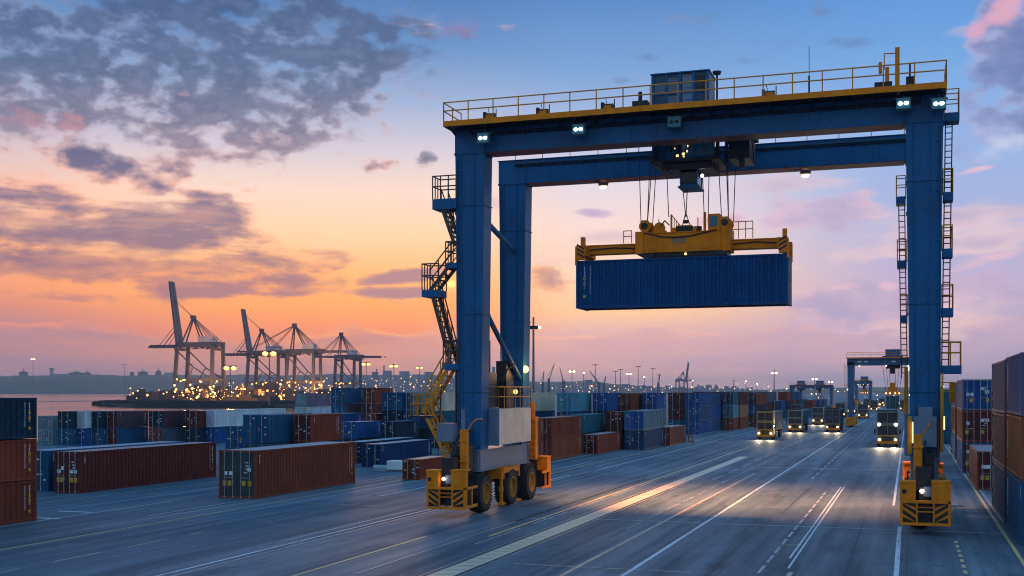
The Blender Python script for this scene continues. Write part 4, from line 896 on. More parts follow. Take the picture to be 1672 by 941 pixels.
# staircase on the outside of the left front leg
stc = bpy.data.objects.new('staircase', None); C.objects.link(stc); stc.parent = crane; stc.location = (0, 0, 0)
Y0, Y1 = -4.75, -3.6
M['stair'] = paint('stair_backlit_brown', (.07, .045, .03), .5, 0, .2)  # upper flights' dark silhouette against the sky, put into the colour
def flight(x0, z0, x1, z1, m='dark', railh=1.0):
    f = MB(); n = max(5, int(abs(z1 - z0) / .30))
    for yy in (Y0, Y1): f.taper((x0, yy, z0), (x1, yy, z1), .05, .22)
    for k in range(1, n):
        t = k / n; xx, zz = x0 + (x1 - x0) * t, z0 + (z1 - z0) * t; f.box(xx - .13, xx + .13, Y0, Y1, zz - .025, zz + .025)
    f.build('stair_flight', M['stair'] if m == 'dark' else M['yrail'], stc)
    for yy in (Y0, Y1):
        h = MB()
        h.tube((x0, yy, z0 + railh), (x1, yy, z1 + railh), .045, 5); h.tube((x0, yy, z0 + railh * .5), (x1, yy, z1 + railh * .5), .035, 5)
        for k in range(0, n + 1, 3): t = k / n; xx, zz = x0 + (x1 - x0) * t, z0 + (z1 - z0) * t; h.tube((xx, yy, zz), (xx, yy, zz + railh), .035, 5)
        h.build('handrail', M['stair' if m == 'dark' else m], stc)
def landing(x0, x1, z, th=.42, h=1.3, m='dark', col='crane'):
    l = MB(); l.box(x0, x1, Y0 - .1, Y1 + .1, z - th, z); l.build('landing', M[col], stc)
    r_ = MB(); rail(r_, [(x1, Y0 - .05, z), (x0, Y0 - .05, z), (x0, Y1 + .05, z), (x1, Y1 + .05, z)], h, .042, .5); r_.build('handrail', M['stair' if m == 'dark' else m], stc)
landing(-15.3, -13.75, 18.9, .62, 1.4)
flight(-14.75, 18.5, -13.85, 16.0)
landing(-14.45, -13.7, 15.0, .3, 1.3)
flight(-14.1, 15.0, -15.5, 13.35, railh=1.25)
landing(-16.0, -14.9, 13.4, .42, 1.6)
flight(-15.35, 13.1, -14.15, 8.9, railh=1.2)
landing(-14.6, -13.6, 8.9, .35, 1.4)
flight(-14.2, 8.85, -16.0, 5.9, 'yrail', 1.25)
landing(-16.75, -15.3, 5.75, .12, 1.3, 'yrail', 'dark')
flight(-15.75, 5.7, -14.25, 2.9, 'yrail', 1.15)
sb = MB(); sb.tube((-14.0, -4.2, 3.2), (-14.0, -4.2, 8.9), .06); sb.tube((-15.2, -4.2, 3.3), (-14.9, -4.2, 9.0), .03); sb.tube((-13.7, -4.6, 5), (-13.7, -4.6, 16), .04); sb.build('stair_support', M['dark'], stc)
# ladders and platforms of the right legs
def ladder_run(xc, yc, sgn, plats, x_in, ztop, zb, m='crane'):
    for (z, w) in plats:
        l = MB(); a, b = sorted((x_in(z), x_in(z) + sgn * w)); l.box(a, b, yc - .55, yc + .55, z - .45, z); o = l.build('ladder_platform', M[m], crane)
        r_ = MB(); rail(r_, [(x_in(z), yc - .5, z), (x_in(z) + sgn * w * .97, yc - .5, z), (x_in(z) + sgn * w * .97, yc + .5, z), (x_in(z), yc + .5, z)], 1.25, .03, .5); r_.build('handrail', M['yrail'], o)
    lv = [ztop] + [p[0] for p in plats][1:] + [zb]
    ld = MB()
    for za, zb_ in zip(lv, lv[1:]):
        ladder(ld, (x_in(za) + sgn * .24, yc, za), (x_in(zb_) + sgn * .24, yc, zb_), .34, (1, 0, 0) if True else (0, 1, 0), .32, .035)
    ld.build('ladder', M['dark'], crane)
xo = lambda z: HX + .69 + (z - 3.7) / 17.85 * .26 + .05
ladder_run(0, -4.0, 1, [(22.0, .75), (17.8, .50), (14.8, .52), (11.65, .6), (8.6, 1.05)], xo, 22.0, 8.6)
xi = lambda z: HX - (.69 + (z - 3.7) / 17.35 * .26 + .05)
ladder_run(0, 4.0, -1, [(18.95, .55), (15.1, .55), (11.8, .42)], xi, 18.9, 8.0)
# floodlights
def flood(x, y, z, m, n=2, housing=True, k='floodlight'):
    b = MB()
    if housing: b.box(x - .36, x + .36, y - .28, y + .18, z - .30, z + .28); b.tube((x, y, z + .25), (x, y + .3, z + .8), .05); b.box(x - .45, x + .45, y - .1, y + .16, z + .28, z + .33)
    else: b.lathe([(-.12, .05), (-.12, .3), (.06, .36), (.12, .2)], (x, y, z + .1), 'z', 12); b.path([(x, y, z + .2), (x - .5, y, z + .32), (x - .7, y, z + .2)], .03)
    o = b.build('floodlight', M['teal' if housing else 'steel'], crane)
    l = MB()
    for q in range(n): l.sphere((x + (q - (n - 1) / 2) * .3, y - .29 if housing else y, z - .02 if housing else z - .02), .12 if housing else .26, 10, 6, (1, .5, .8))
    l.build('lamp', M[m], o)
for px in (788, 944, 1475, 1533): flood(Xat(px, 65.4) - CXM, -5.3, {788: 22.25, 944: 22.35, 1475: 22.45, 1533: 22.3}[px], 'lampW')
flood(Xat(1101, 65.6) - CXM, -5.2, 22.4, 'dark')
for px in (985, 1315): flood(Xat(px, 75) - CXM, 4.0, 20.72, 'lampY', 1, False)
f_ = MB(); f_.sphere((-HX + .80, 3.6, 8.7), .26, 10, 6); f_.build('work_lamp_glow', M['lampO'], crane)
f_ = MB(); f_.sphere((HX - .85, 3.2, 8.6), .15, 10, 6); f_.build('work_lamp_glow', M['lampY'], crane)
def spot(x, y, z, energy, col, tgt, size=110, blend=.8, name='spot_lamp', rad=.4):
    l = bpy.data.lights.new(name, 'SPOT'); l.energy = energy; l.color = col; l.spot_size = math.radians(size); l.spot_blend = blend; l.shadow_soft_size = rad
    o = bpy.data.objects.new(name, l); C.objects.link(o); o.location = (x, y, z); o.rotation_euler = (Vector(tgt) - Vector((x, y, z))).to_track_quat('-Z', 'Y').to_euler(); return o
def point(x, y, z, energy, col, rad=.5):
    l = bpy.data.lights.new('lamp_light', 'POINT'); l.energy = energy; l.color = col; l.shadow_soft_size = rad
    o = bpy.data.objects.new('lamp_light', l); C.objects.link(o); o.location = (x, y, z); return o
for px in (985, 1315): spot(Xat(px, 75), 75, 20.4, (34000 if px < 1100 else 36000), (1, .44, .16), (Xat(px, 75) + (-2.5 if px > 1100 else 4.5), 80, 0), 84 if px > 1100 else 66, 1)
point(CXM - HX + 1.4, 74.4, 8.7, 110, (1, .5, .15))
# ---------------------------------------------------------------- trolley on the girders
tr = thing('crane_trolley', 'blue and teal hoist trolley with machinery house riding on the big crane girders', 'trolley', (-13.06, 71, 0))
b = MB()
for yy in (-4, 4): b.box(-3.4, 3.9, yy - .3, yy + .3, 23.14, 23.5)
for xx in (-3.2, -1.0, 1.4, 3.7): b.box(xx - .16, xx + .16, -3.7, 3.7, 23.16, 23.48)
for yy in (-4, 4):
    for xx in (-3.0, 3.5): b.lathe([(-.1, .02), (-.1, .16), (.1, .16), (.1, .02)], (xx, yy - .2, 23.28), 'y', 12)
b.build('trolley_frame', M['crane'], tr)
b = MB(); hx0, hx1 = -1.2, 2.15; b.box(hx0, hx1, -3.4, -1.2, 23.5, 25.65)
bo_ = b.build('machinery_house', M['house'], tr, bevel=.03)
b = MB()
for k in range(5): xx = hx0 + k * (hx1 - hx0 - .16) / 4; b.box(xx, xx + .16, -3.46, -3.401, 23.5, 25.7)
b.box(hx0 - .05, hx1 + .05, -3.5, -1.1, 25.65, 25.72); b.box(hx0, hx1, -3.45, -3.401, 24.45, 24.53)
for xx in (-1.1, .4, 1.5): b.tube((xx, -2.5, 25.7), (xx, -2.5, 26.0), .05)
b.build('frame_rib', M['crane'], bo_)
for (xa, xb, za, zb_) in ((-1.0, -.42, 24.6, 25.15), (-.2, .4, 24.6, 25.4), (.62, 1.2, 23.7, 25.5), (-.2, .4, 23.6, 24.35)):
    b = MB(); b.box(xa, xb, -3.44, -3.402, za, zb_)
    for k in range(6): zz = za + .05 + k * (zb_ - za - .1) / 5; b.box(xa + .03, xb - .03, -3.47, -3.44, zz - .015, zz + .015)
    b.build('louvre', M['greyblue'], bo_)
b = MB(); b.box(1.38, 2.0, -3.44, -3.402, 24.6, 25.45); b.build('window', M['glass'], bo_)
b = MB(); b.box(-2.4, -1.5, -3.2, -2.2, 23.5, 24.3); b.tube((-2.0, -2.8, 24.3), (-2.0, -2.8, 24.9), .12, 8); b.build('motor', M['dark'], tr)
b = MB(); b.box(2.4, 3.6, -3.2, -2.2, 23.5, 23.9); b.tube((2.55, -3.0, 23.6), (2.55, -3.0, 25.6), .06); b.lathe([(0, .05), (0, .22), (.16, .26), (.16, .02)], (2.55, -3.0, 25.5), 'z', 12); b.build('motor', M['dark'], tr)
b = MB(); b.box(-1.55, .2, -1.6, 1.6, 21.0, 22.9); b.build('left_hoist_case', M['crane'], tr)
b = MB(); b.box(-1.6, 2.5, -1.9, 1.9, 20.85, 21.0); b.box(-1.4, -1.2, -1.9, -1.7, 21, 23.1); b.box(2.3, 2.5, -1.9, -1.7, 21, 23.1); b.box(-1.4, -1.2, 1.7, 1.9, 21, 23.1); b.box(2.3, 2.5, 1.7, 1.9, 21, 23.1)
for k in range(7): xx = -1.4 + k * .6; b.taper((xx, -1.95, 21.0), (xx + .5, -1.95, 22.9), .06, .06)
b.taper((-1.6, -1.95, 20.9), (-.3, -1.5, 20.2), .1, .1); b.taper((2.5, -1.95, 20.9), (3.1, -1.6, 20.4), .1, .1); b.box(-1.0, 2.0, -1.4, 1.4, 20.45, 20.85)
for k in range(12): xx = R.uniform(-1.3, 3.6); b.cbox((xx, R.uniform(-1.8, -1.2), R.uniform(20.9, 22.2)), (R.uniform(.15, .5), .3, R.uniform(.2, .6)))
b.build('hoist_frame', M['dark'], tr)
b = MB(); b.box(.75, 2.2, -1.98, -1.8, 21.1, 22.6)
for k in range(4): b.box(.7, 2.25, -2.02, -1.98, 21.25 + k * .36, 21.31 + k * .36)
b.build('teal_housing', M['teal'], tr)
b = MB()
for k in range(9): b.cbox((R.uniform(-.25, .7), -1.97, R.uniform(21.05, 22.5)), (R.uniform(.06, .16), .05, R.uniform(.06, .14)))
b.build('work_lamp_glow', M['glowY'], tr)  # glowing chips stand for the lit middle of the hoist machinery
b = MB(); b.box(3.0, 4.2, -1.4, 1.2, 20.9, 22.3); b.box(2.5, 4.4, -1.6, 1.4, 22.3, 22.5); b.tube((4.3, -1.5, 22.4), (4.5, -1.5, 20.6), .05); b.box(3.6, 3.9, -1.5, -1.2, 20.3, 20.9); b.build('cable_drum_case', M['dark'], tr)
b = MB(); rail(b, [(2.5, -1.9, 22.5), (4.4, -1.9, 22.5)], 1.0, .03, .6); b.build('handrail', M['steel'], tr)
b = MB(); b.box(.0, 1.05, -.9, .9, 19.55, 19.68); b.box(.0, 1.05, -.9, .9, 21.0, 21.1)
for xx in (.0, .97):
    for yy in (-.9, .82): b.box(xx, xx + .08, yy, yy + .08, 19.68, 21.0)
b.box(-.1, 1.15, -1.0, 1.0, 19.45, 19.55); b.box(.08, .97, .7, .8, 19.68, 21)
cbn = b.build('operator_cab', M['crane'], tr)
b = MB(); b.box(.09, .96, -.88, -.84, 19.72, 20.95); b.box(.03, .06, -.8, .8, 19.72, 20.95); b.box(.99, 1.02, -.8, .8, 19.72, 20.95); b.build('window', M['glass'], cbn)
b = MB(); b.sphere((1.35, -.9, 20.1), .10, 8, 6); b.build('lamp', M['lampW'], cbn)
b = MB(); b.tube((1.1, -.9, 20.1), (1.5, -.9, 20.1), .03); b.tube((1.1, -.9, 19.9), (1.1, -.9, 21.2), .03); b.build('lamp_bracket', M['dark'], cbn)
M['faded'] = plain('faded_stencil', (.42, .20, .09), .6)
# ---------------------------------------------------------------- spreader, ropes and hung container
sp = thing('container_spreader', 'scuffed yellow spreader with sheaves hanging on wire ropes above the blue container', 'spreader', (-13.06, 71, 15.28))
b = MB(); b.box(-2.65, 2.9, -.75, .75, .35, 1.5); b.box(-2.75, -2.25, -.85, .85, .30, 1.65); b.box(2.5, 3.0, -.85, .85, .30, 1.65)
for k in range(6): b.box(2.74, 2.80, -.9, -.85, .45 + k * .19, .52 + k * .19)
b.box(-2.6, 2.85, -.8, .8, 1.5, 1.56); mb_ = b.build('main_beam', M['yellow'], sp, bevel=.02)
b = MB(); b.box(-2.4, 2.6, -.6, .6, .12, .34); b.box(-2.3, -1.6, -.8, .8, .08, .34); b.box(2.1, 2.8, -.8, .8, .08, .34); b.build('beam_underside', M['dark'], sp)
for sx in (-1, 1):
    b = MB(); b.box(*sorted((sx * 2.9, sx * 5.9)), -.38, .38, .42, .98); b.box(*sorted((sx * 2.9, sx * 5.9)), -.44, .44, .94, 1.0)
    b.build('telescopic_arm', M['yellow'], sp, bevel=.015)
    b = MB(); b.box(*sorted((sx * 5.75, sx * 6.2)), -1.22, 1.22, .28, .92); b.box(*sorted((sx * 6.0, sx * 6.25)), -.6, -.3, .9, 1.5)
    for yy in (-1.12, 1.12): b.box(*sorted((sx * 5.85, sx * 6.4)), yy - .14, yy + .14, .02, .9); b.box(*sorted((sx * 6.32, sx * 6.42)), yy - .16, yy + .16, -.30, .8)
    eb = b.build('end_beam', M['yellow'], sp, bevel=.012)
    b = MB()
    for k in range(3): z = .12 + k * .26; b.prism([(sx * 5.86, z), (sx * 6.31, z + .26), (sx * 6.31, z + .38), (sx * 5.86, z + .12)], 'y', -1.275, -1.261)
    b.build('hazard_stripe', M['black'], eb)
    for yy in (-.55, .55):
        b = MB(); xx = -2.2 if sx < 0 else 2.65; b.lathe([(-.09, .05), (-.09, .36), (-.05, .33), (.05, .33), (.09, .36), (.09, .05)], (xx, yy, 2.0), 'y', 18); b.box(xx - .2, xx + .2, yy - .16, yy - .11, 1.5, 2.35); b.box(xx - .2, xx + .2, yy + .11, yy + .16, 1.5, 2.35); b.build('sheave', M['yellow'], sp)
        b = MB(); b.lathe([(-.10, .0), (-.10, .20), (.10, .20), (.10, 0)], (xx, yy - .12, 2.0), 'y', 12); b.build('sheave_hub', M['dark'], sp)
    b = MB(); rail(b, [(sx * 3.0, -.7, 1.0), (sx * 3.5, -.7, 1.0)] if sx < 0 else [(sx * 3.05, -.7, 1.0), (sx * 4.3, -.7, 1.0)], .75 if sx < 0 else 1.0, .03, .4); b.build('handrail', M['yrail'], sp)
b = MB(); b.box(1.65, 2.35, -.7, .3, 1.56, 2.55); b.build('junction_box', M['yellow'], sp, bevel=.02)
b = MB(); b.box(1.8, 2.2, -.73, -.702, 1.8, 2.4); b.build('box_window', M['teal'], sp)
b = MB(); b.lathe([(-.15, 0), (-.15, .34), (.15, .34), (.15, 0)], (-1.35, -.3, 1.9), 'y', 8); b.box(-1.7, -1.0, -.6, .3, 1.56, 1.75); b.build('cable_basket', M['yellow'], sp)
b = MB(); b.box(-.6, .9, -.5, .5, 1.56, 1.85); b.box(-.3, .6, -.3, .3, 1.85, 2.0); b.tube((-.6, -.5, 1.56), (-.6, -.5, 2.65), .05)
for k in range(5): b.tube((-.55 + k * .13, -.5, 1.56), (-.55 + k * .13, -.5, 2.6 - k * .17), .025)
b.tube((-.6, -.5, 2.65), (.0, -.5, 1.9), .03); b.box(1.35, 1.5, -.5, -.4, 1.56, 2.7); b.build('head_block', M['yellow'], sp)
b = MB(); b.box(-.3, .7, -.55, -.4, 1.6, 1.9); b.path([(.05, -.3, 2.0), (.25, -.3, 2.75), (.5, -.3, 2.0)], .03); b.box(.1, .4, -.4, -.2, 2.1, 2.3); b.build('lifting_eye', M['dark'], sp)
b = MB()
for (x0, y0, x1, y1, ztop) in [(-2.45, -.55, -2.5, -1.1, 23.2), (-2.05, -.55, -1.6, -1.3, 20.9), (-2.3, .55, -2.2, 1.0, 22), (-1.95, .5, -1.75, .9, 22.2), (-.75, -.5, -.8, -.9, 20.8), (.25, -.3, .05, -.8, 20.5), (.27, -.3, .28, .2, 20.5), (.25, -.3, .2, .8, 20.5),
                               (1.4, -.45, 1.35, -.9, 20.6), (1.5, .3, 1.5, .7, 20.6), (2.45, -.55, 2.35, -1.2, 20.9), (2.85, -.55, 2.75, -1.1, 22.4), (2.7, .55, 2.6, .9, 20.9), (3.0, .5, 3.1, 1.0, 22.2)]:
    b.tube((x0, y0, 2.2 if abs(x0) > 1.0 else 2.5), (x1, y1, ztop - 15.28), .028, 5)
b.build('hoist_rope', M['rope'], sp)
b = MB(); b.sphere((.3, -.65, .22), .08, 8, 5); b.build('lamp', M['glowY'], sp)
for (pa) in ([(-2.2, -.8, 1.58), (-1.2, -.82, 1.30), (-.4, -.82, 1.22), (.6, -.82, 1.26), (2.2, -.82, 1.58)], [(-2.9, -.42, .7), (-4.2, -.44, .78), (-5.7, -.46, .7)], [(3.1, -.42, .72), (4.4, -.44, .80), (5.8, -.46, .7)], [(-1.3, -.4, 1.9), (-1.0, -.5, 2.3), (-.7, -.5, 2.0)]):
    b = MB(); b.path(pa, .04, 6); b.build('hydraulic_hose', M['rope'], sp)
b = MB(); b.box(-.5, .35, -.768, -.752, .85, 1.2); b.build('faded_marking', M['faded'], sp)
for xx in (-1.7, 1.5):
    b = MB(); b.box(xx - .28, xx + .28, -.79, -.75, .5, 1.35)
    for kz in range(3): b.cbox((xx, -.80, .65 + kz * .28), (.38, .03, .10))
    b.build('access_cover', M['yellow'], sp)
for xx in (-1.5, .9, 2.0): b = MB(); b.box(xx - .22, xx + .22, .0, .4, 1.56, 1.95 + .2 * (xx > 1)); b.tube((xx, .2, 1.95), (xx, .2, 2.5), .03); b.build('hydraulic_valve', M['dark'], sp)
hc = container('dark blue corrugated container hanging in the air below the yellow spreader', (.004, .072, .21), -13.06 + 6.375, 71, 12.33, 2.44, 12.75, 2.93, lod=2, rz=math.pi / 2, end='slate')
# ---------------------------------------------------------------- trucks
def truck(label, X, Y, col, box, h=2.9, W=2.5, tall=False, group='trucks driving towards the camera'):
    t = thing('yard_truck', label, 'truck', (X, Y, 0), 0, group)
    pm = paint('truck_paint', col, .4, 0, .3); trim = M['yrail'] if col[0] > col[2] * 1.6 else M['steel']
    b = MB(); w = W / 2
    b.prism([(0.0, .55), (0.0, 1.5), (.10, h * .60), (.10, h * .66), (.22, h - .12), (.40, h), (2.0, h), (2.0, .75), (1.5, .55)], 'x', -w, w)
    c = b.build('cab', pm, t, bevel=.05)
    f = lambda z: .10 * (z - 1.5) / (h * .60 - 1.5) if z < h * .6 else .10 + .12 * (z - h * .66) / (h * .34 - .12)
    for z0, z1 in ((1.58, h * .60 - .06), (h * .66 + .06, h - .26)):
        g = MB(); g.add([(-w + .16, f(z0) - .012, z0), (w - .16, f(z0) - .012, z0), (w - .16, f(z1) - .012, z1), (-w + .16, f(z1) - .012, z1)], [(0, 1, 2, 3)]); g.build('windshield', M['glass'], c)
        g = MB(); g.taper((0, f(z0) - .02, z0), (0, f(z1) - .02, z1), .07, .02, up=(0, 1, 0)); g.box(-w + .1, w - .1, f(z0) - .03, f(z0) + .02, z0 - .07, z0 - .01); g.box(-w + .1, w - .1, f(z1) - .03, f(z1) + .03, z1 + .01, z1 + .07); g.build('window_frame', trim, c)
    g = MB(); g.taper((-.7, -.04, 1.62), (-.1, -.03, 1.95), .03, .03); g.taper((.2, -.04, 1.62), (.8, -.03, 1.95), .03, .03); g.build('wiper', M['black'], c)
    for sx in (-1, 1):
        s = MB(); s.box(*sorted((sx * (w + .004), sx * (w - .02))), .55, 1.45, 1.6, h * .58); s.build('side_window', M['glass'], c)
        m_ = MB(); m_.box(*sorted((sx * (w + .12), sx * (w + .34))), -.05, .06, 1.7, 2.3); m_.tube((sx * w, .1, 2.3), (sx * (w + .2), .0, 2.3), .025); m_.build('mirror', M['black'], c)
        l = MB(); l.sphere((sx * (w - .36), -.12, .95), .17, 10, 6, (1, .4, .8)); l.build('headlight', M['headl'], t)
        if tall: l = MB(); l.sphere((sx * (w - .30), -.06, h * .62), .22, 10, 6, (1, .5, 1)); l.build('headlight', M['headl'], t)
    fr = MB(); fr.box(-w + .03, w - .03, -.10, 0.02, .45, .75); fr.box(-w, w, -.14, -.02, .40, .52); fr.box(-w, -w + .14, -.06, 0, .75, 1.5); fr.box(w - .14, w, -.06, 0, .75, 1.5); fr.box(-w, w, -.05, .0, 1.40, 1.52); fr.build('front_bumper', M['yellow'], t, bevel=.02)
    gg = MB()
    for k in range(5): gg.box(-w + .62, w - .62, -.04, .002, .80 + k * .12, .86 + k * .12)
    gg.build('grille', M['black'], t)
    rf = MB(); rf.box(-w + .1, w - .1, .3, .5, h, h + .10); rf.tube((w - .3, 1.7, h - .3), (w - .3, 1.7, h + .6), .07); rf.build('roof_rack', M['dark'], c)
    ch = MB(); ch.box(-.5, .5, .6, 14.2, .75, 1.05); ch.box(-w + .02, w - .02, 2.3, 2.6, 1.0, 1.28); ch.box(-w + .02, w - .02, 13.9, 14.2, 1.0, 1.28)
    for yy in (5, 8, 11): ch.box(-w + .05, w - .05, yy, yy + .15, 1.05, 1.2)
    ch.build('trailer', M['dark'], t)
    for yy in (.95, 3.2, 10.6, 12.0):
        for sx in (-1, 1):
            q = MB(); xx = sx * (w - .22); q.lathe([(-.17, .25), (-.19, .42), (-.14, .54), (.14, .54), (.19, .42), (.17, .25)], (xx, yy, .545), 'x', 22); wo_ = q.build('wheel', M['tyre'], t, smooth=True)
            q = MB(); q.lathe([(sx * .15, .27), (sx * .10, .22), (sx * .12, .001)], (xx, yy, .545), 'x', 16); q.build('rim', M['steel'], wo_)
    if box:
        cc, lb, H = box
        container(lb, cc, X, Y + 2.1, 1.29, 2.44, 12.0, H, lod=1, marks=False, group='containers carried on the trucks')
    return t
def fpos(px, py): return gp(px, py)
TR = [((1249, 718), (.34, .21, .05), ('slate', 'blue grey container riding on the leftmost truck', 2.9), 4.3, False, 'dark yellowish yard truck with lit headlights, leftmost of the oncoming trucks'),
      ((1298, 706), (.27, .25, .17), ('teal', 'teal container riding on the pale truck second from left', 2.6), 4.0, False, 'pale grey yard truck with two bright headlights, second from left'),
      ((1335, 694), (.24, .25, .27), ('blue', 'blue container riding on the small truck behind the dark one', 2.5), 3.9, False, 'small whitish yard truck farther back, beside the dark truck'),
      ((1359, 706), (.035, .042, .05), ('navy', 'navy container riding on the dark truck', 2.75), 4.2, False, 'dark yard truck with its lights mirrored on the road, right of the small whitish one'),
      ((1449, 730), (.13, .14, .10), ('slate', 'slate blue container riding on the nearest truck', 3.2), 4.7, True, 'nearest oncoming yard truck with four bright lamps, beside the right crane leg')]
for (px, col, box, h, tall, lb) in TR:
    X, Y = gp(*px); truck(lb, X, Y, col, box, h, 2.5 if not tall else 2.7, tall)
    s_ = 1.35 if tall else 1
    for sx in (-.9, .9): spot(X + sx, Y - .35, .95, 900 * s_, (1, .75, .42), (X + sx, Y - 14, -.6), 60, .9, 'headlight_beam', .12)
for (px, py, lb) in [(1390, 676, 'far truck with a row of small lights left of the farther crane'), (1409, 684, 'far loaded truck between the farther crane legs'), (1427, 672, 'farthest truck with lit headlamps near the vanishing lanes'), (1475, 671, 'far truck half hidden by the right crane leg'), (1300, 684, 'far truck with lit headlamps behind the second truck'), (1440, 665, 'tiny truck with amber lamps near the vanishing lanes'), (1415, 667, 'tiny loaded truck beyond the farthest crane legs'), (1372, 682, 'far truck between the dark truck and the farther crane leg')]:
    X, Y = gp(px, py); truck(lb, X, Y, (.10, .11, .11), None, 4.0, 2.6)
# ---------------------------------------------------------------- farther gantry cranes
def small_rtg(label, X0, X1, Y, top, depth, col, trx, hang=True, sc=1.0, lights=True, hangz=None):
    cx = (X0 + X1) / 2; t = thing('gantry_crane', label, 'crane', (cx, Y, 0), 0, 'farther gantry cranes over the lanes'); hx = (X1 - X0) / 2
    w = 1.0 * sc
    for sx in (-1, 1):
        for yy in (0, depth):
            b = MB(); b.taper((sx * hx, yy, 2.2 * sc), (sx * (hx + .0), yy, top - .9 * sc), w * .85, w, w * 1.25, w, up=(0, 1, 0)); b.build('leg', M[col], t)
        b = MB(); b.box(sx * hx - .6 * sc, sx * hx + .6 * sc, -.8, depth + .8, 1.5 * sc, 2.3 * sc); b.build('sill_beam', M[col], t)
        b = MB(); b.box(sx * hx - 1.0 * sc, sx * hx + 1.0 * sc, -1.9 * sc, -.9 * sc, .3 * sc, 2.0 * sc); b.box(sx * hx - .8 * sc, sx * hx + .8 * sc, -1.0 * sc, depth + 1, 1.0 * sc, 1.5 * sc); b.box(sx * hx - 1.0 * sc, sx * hx + 1.0 * sc, depth + 1, depth + 1.9, .3 * sc, 2.0 * sc); b.build('bumper', M['yellow'], t, bevel=.05)
        for yy in (0, depth):
            b = MB(); b.lathe([(-.4, .3), (-.4, .8 * sc), (.4, .8 * sc), (.4, .3)], (sx * hx, yy, .8 * sc), 'x', 18); b.build('wheel', M['tyre'], t)
        b = MB(); ladder(b, (sx * (hx + .8 * sc), -.3, 3 * sc), (sx * (hx + .95 * sc), -.3, top * .92), .5, (1, 0, 0), .4, .04); b.box(*sorted((sx * (hx + .5), sx * (hx + 1.3))), -.6, .6, top * .6, top * .6 + .15); b.build('ladder', M['yrail'], t)
    for yy in (0, depth):
        b = MB(); b.box(-hx - .7 * sc, hx + .7 * sc, yy - .5, yy + .5, top - 1.5 * sc, top - .15 * sc); g = b.build('girder', M[col], t, bevel=.02)
        if yy == 0 and sc > .9:
            b = MB()
            for fx in (-.80, -.62, .15): b.box(hx * fx, hx * fx + .75, yy - .52, yy - .503, top - .95, top - .68)
            b.build('marking', M['white'], g)
    b = MB(); b.box(-hx - .8, hx + .8, -1.3, -.6, top - .15 * sc, top + .05); wo2 = b.build('walkway', M['yellow'], t)
    b = MB(); rail(b, [(-hx - .8, -1.25, top + .05), (hx + .8, -1.25, top + .05)], 1.0, .035, 1.6); b.build('handrail', M['yrail'], wo2)
    for (tx, hz, *hung) in trx:
        tt = thing('crane_trolley', 'small trolley hanging under the ' + hung[0], 'trolley', (cx + tx, Y, 0))
        b = MB(); b.box(-1.4 * sc, 1.5 * sc, .2, depth - .2, top + .0, top + 1.7 * sc); b.box(-2.0 * sc, 2.0 * sc, 0, depth, top + .02, top + .35); b.build('machinery_house', M[col], tt, bevel=.03)
        b = MB(); b.box(-1.3 * sc, 1.5 * sc, .8, depth - .8, top - 2.2 * sc, top - .0); b.box(-.5 * sc, .5 * sc, .6, 1.6, top - 3.3 * sc, top - 2.0 * sc); b.build('hoist_frame', M['dark'], tt)
        sp2 = thing('container_spreader', 'small lit yellow spreader hung from the ' + hung[0], 'spreader', (cx + tx, Y + depth / 2, hz))
        b = MB(); b.box(-1.6 * sc, 1.6 * sc, -.6, .6, .1, .9 * sc); b.box(-.9 * sc, .9 * sc, -.6, .6, .9 * sc, 1.8 * sc); b.box(-.5 * sc, .5 * sc, -.5, .5, 1.8 * sc, 2.7 * sc); b.build('main_beam', M['yellow'], sp2, bevel=.04)
        b = MB(); [b.sphere((q * sc, -.62, .5 * sc), .16 * sc, 6, 4) for q in (-1.3, -.5, .5, 1.3)]; b.build('lamp', M['lampY'], sp2)
        b = MB()
        for q in (-1.7, -1.1, -.6, .6, 1.1, 1.7): b.tube((q * sc * .8, 0, 1.2 * sc), (q * sc * 1.15, .6, top - 1.6 * sc - hz), .04, 4)
        b.build('hoist_rope', M['rope'], sp2)
    if lights:
        b = MB()
        for fx in (-.75, .0, .6): b.sphere((hx * fx, -.7, top - 1.7 * sc), .14 * sc, 6, 4)
        b.build('lamp', M['lampY'], t)
    return t
M['crane2'] = paint('far_crane_blue', (.012, .10, .22), .45, 0, .25)
X0, Y0_ = gp(1389, 697)
small_rtg('mid distance blue gantry crane seen beside the right leg of the big crane', X0, X0 + 14.0, Y0_, 14.2, 5.0, 'crane2', [(1.2, 6.4, 'mid distance blue crane')])
container('slate container hanging under the lit spreader of the mid distance crane', 'slate', X0 + 7 + 1.2, Y0_ + 2.5 - 3, 3.75, 2.44, 6.1, 2.6, lod=1, marks=False)
X0, Y0_ = gp(1292, 670); X1 = Xat(1357, Y0_)
small_rtg('distant low gantry crane with several lit trolleys behind the trucks', X0, X1, Y0_, 9.9, 5.0, 'crane2', [(-4.0, 3.2, 'distant low crane beside its far leg'), (3.2, 3.0, 'distant low crane nearest the dark truck')], sc=.95)
X0, Y0_ = gp(1398, 662); X1 = Xat(1421, Y0_)
small_rtg('farthest gantry crane, framed by the legs of the mid distance one', X0, X1, Y0_, 13.2, 5.0, 'crane2', [(.5, 6.0, 'farthest crane')], sc=1.3)
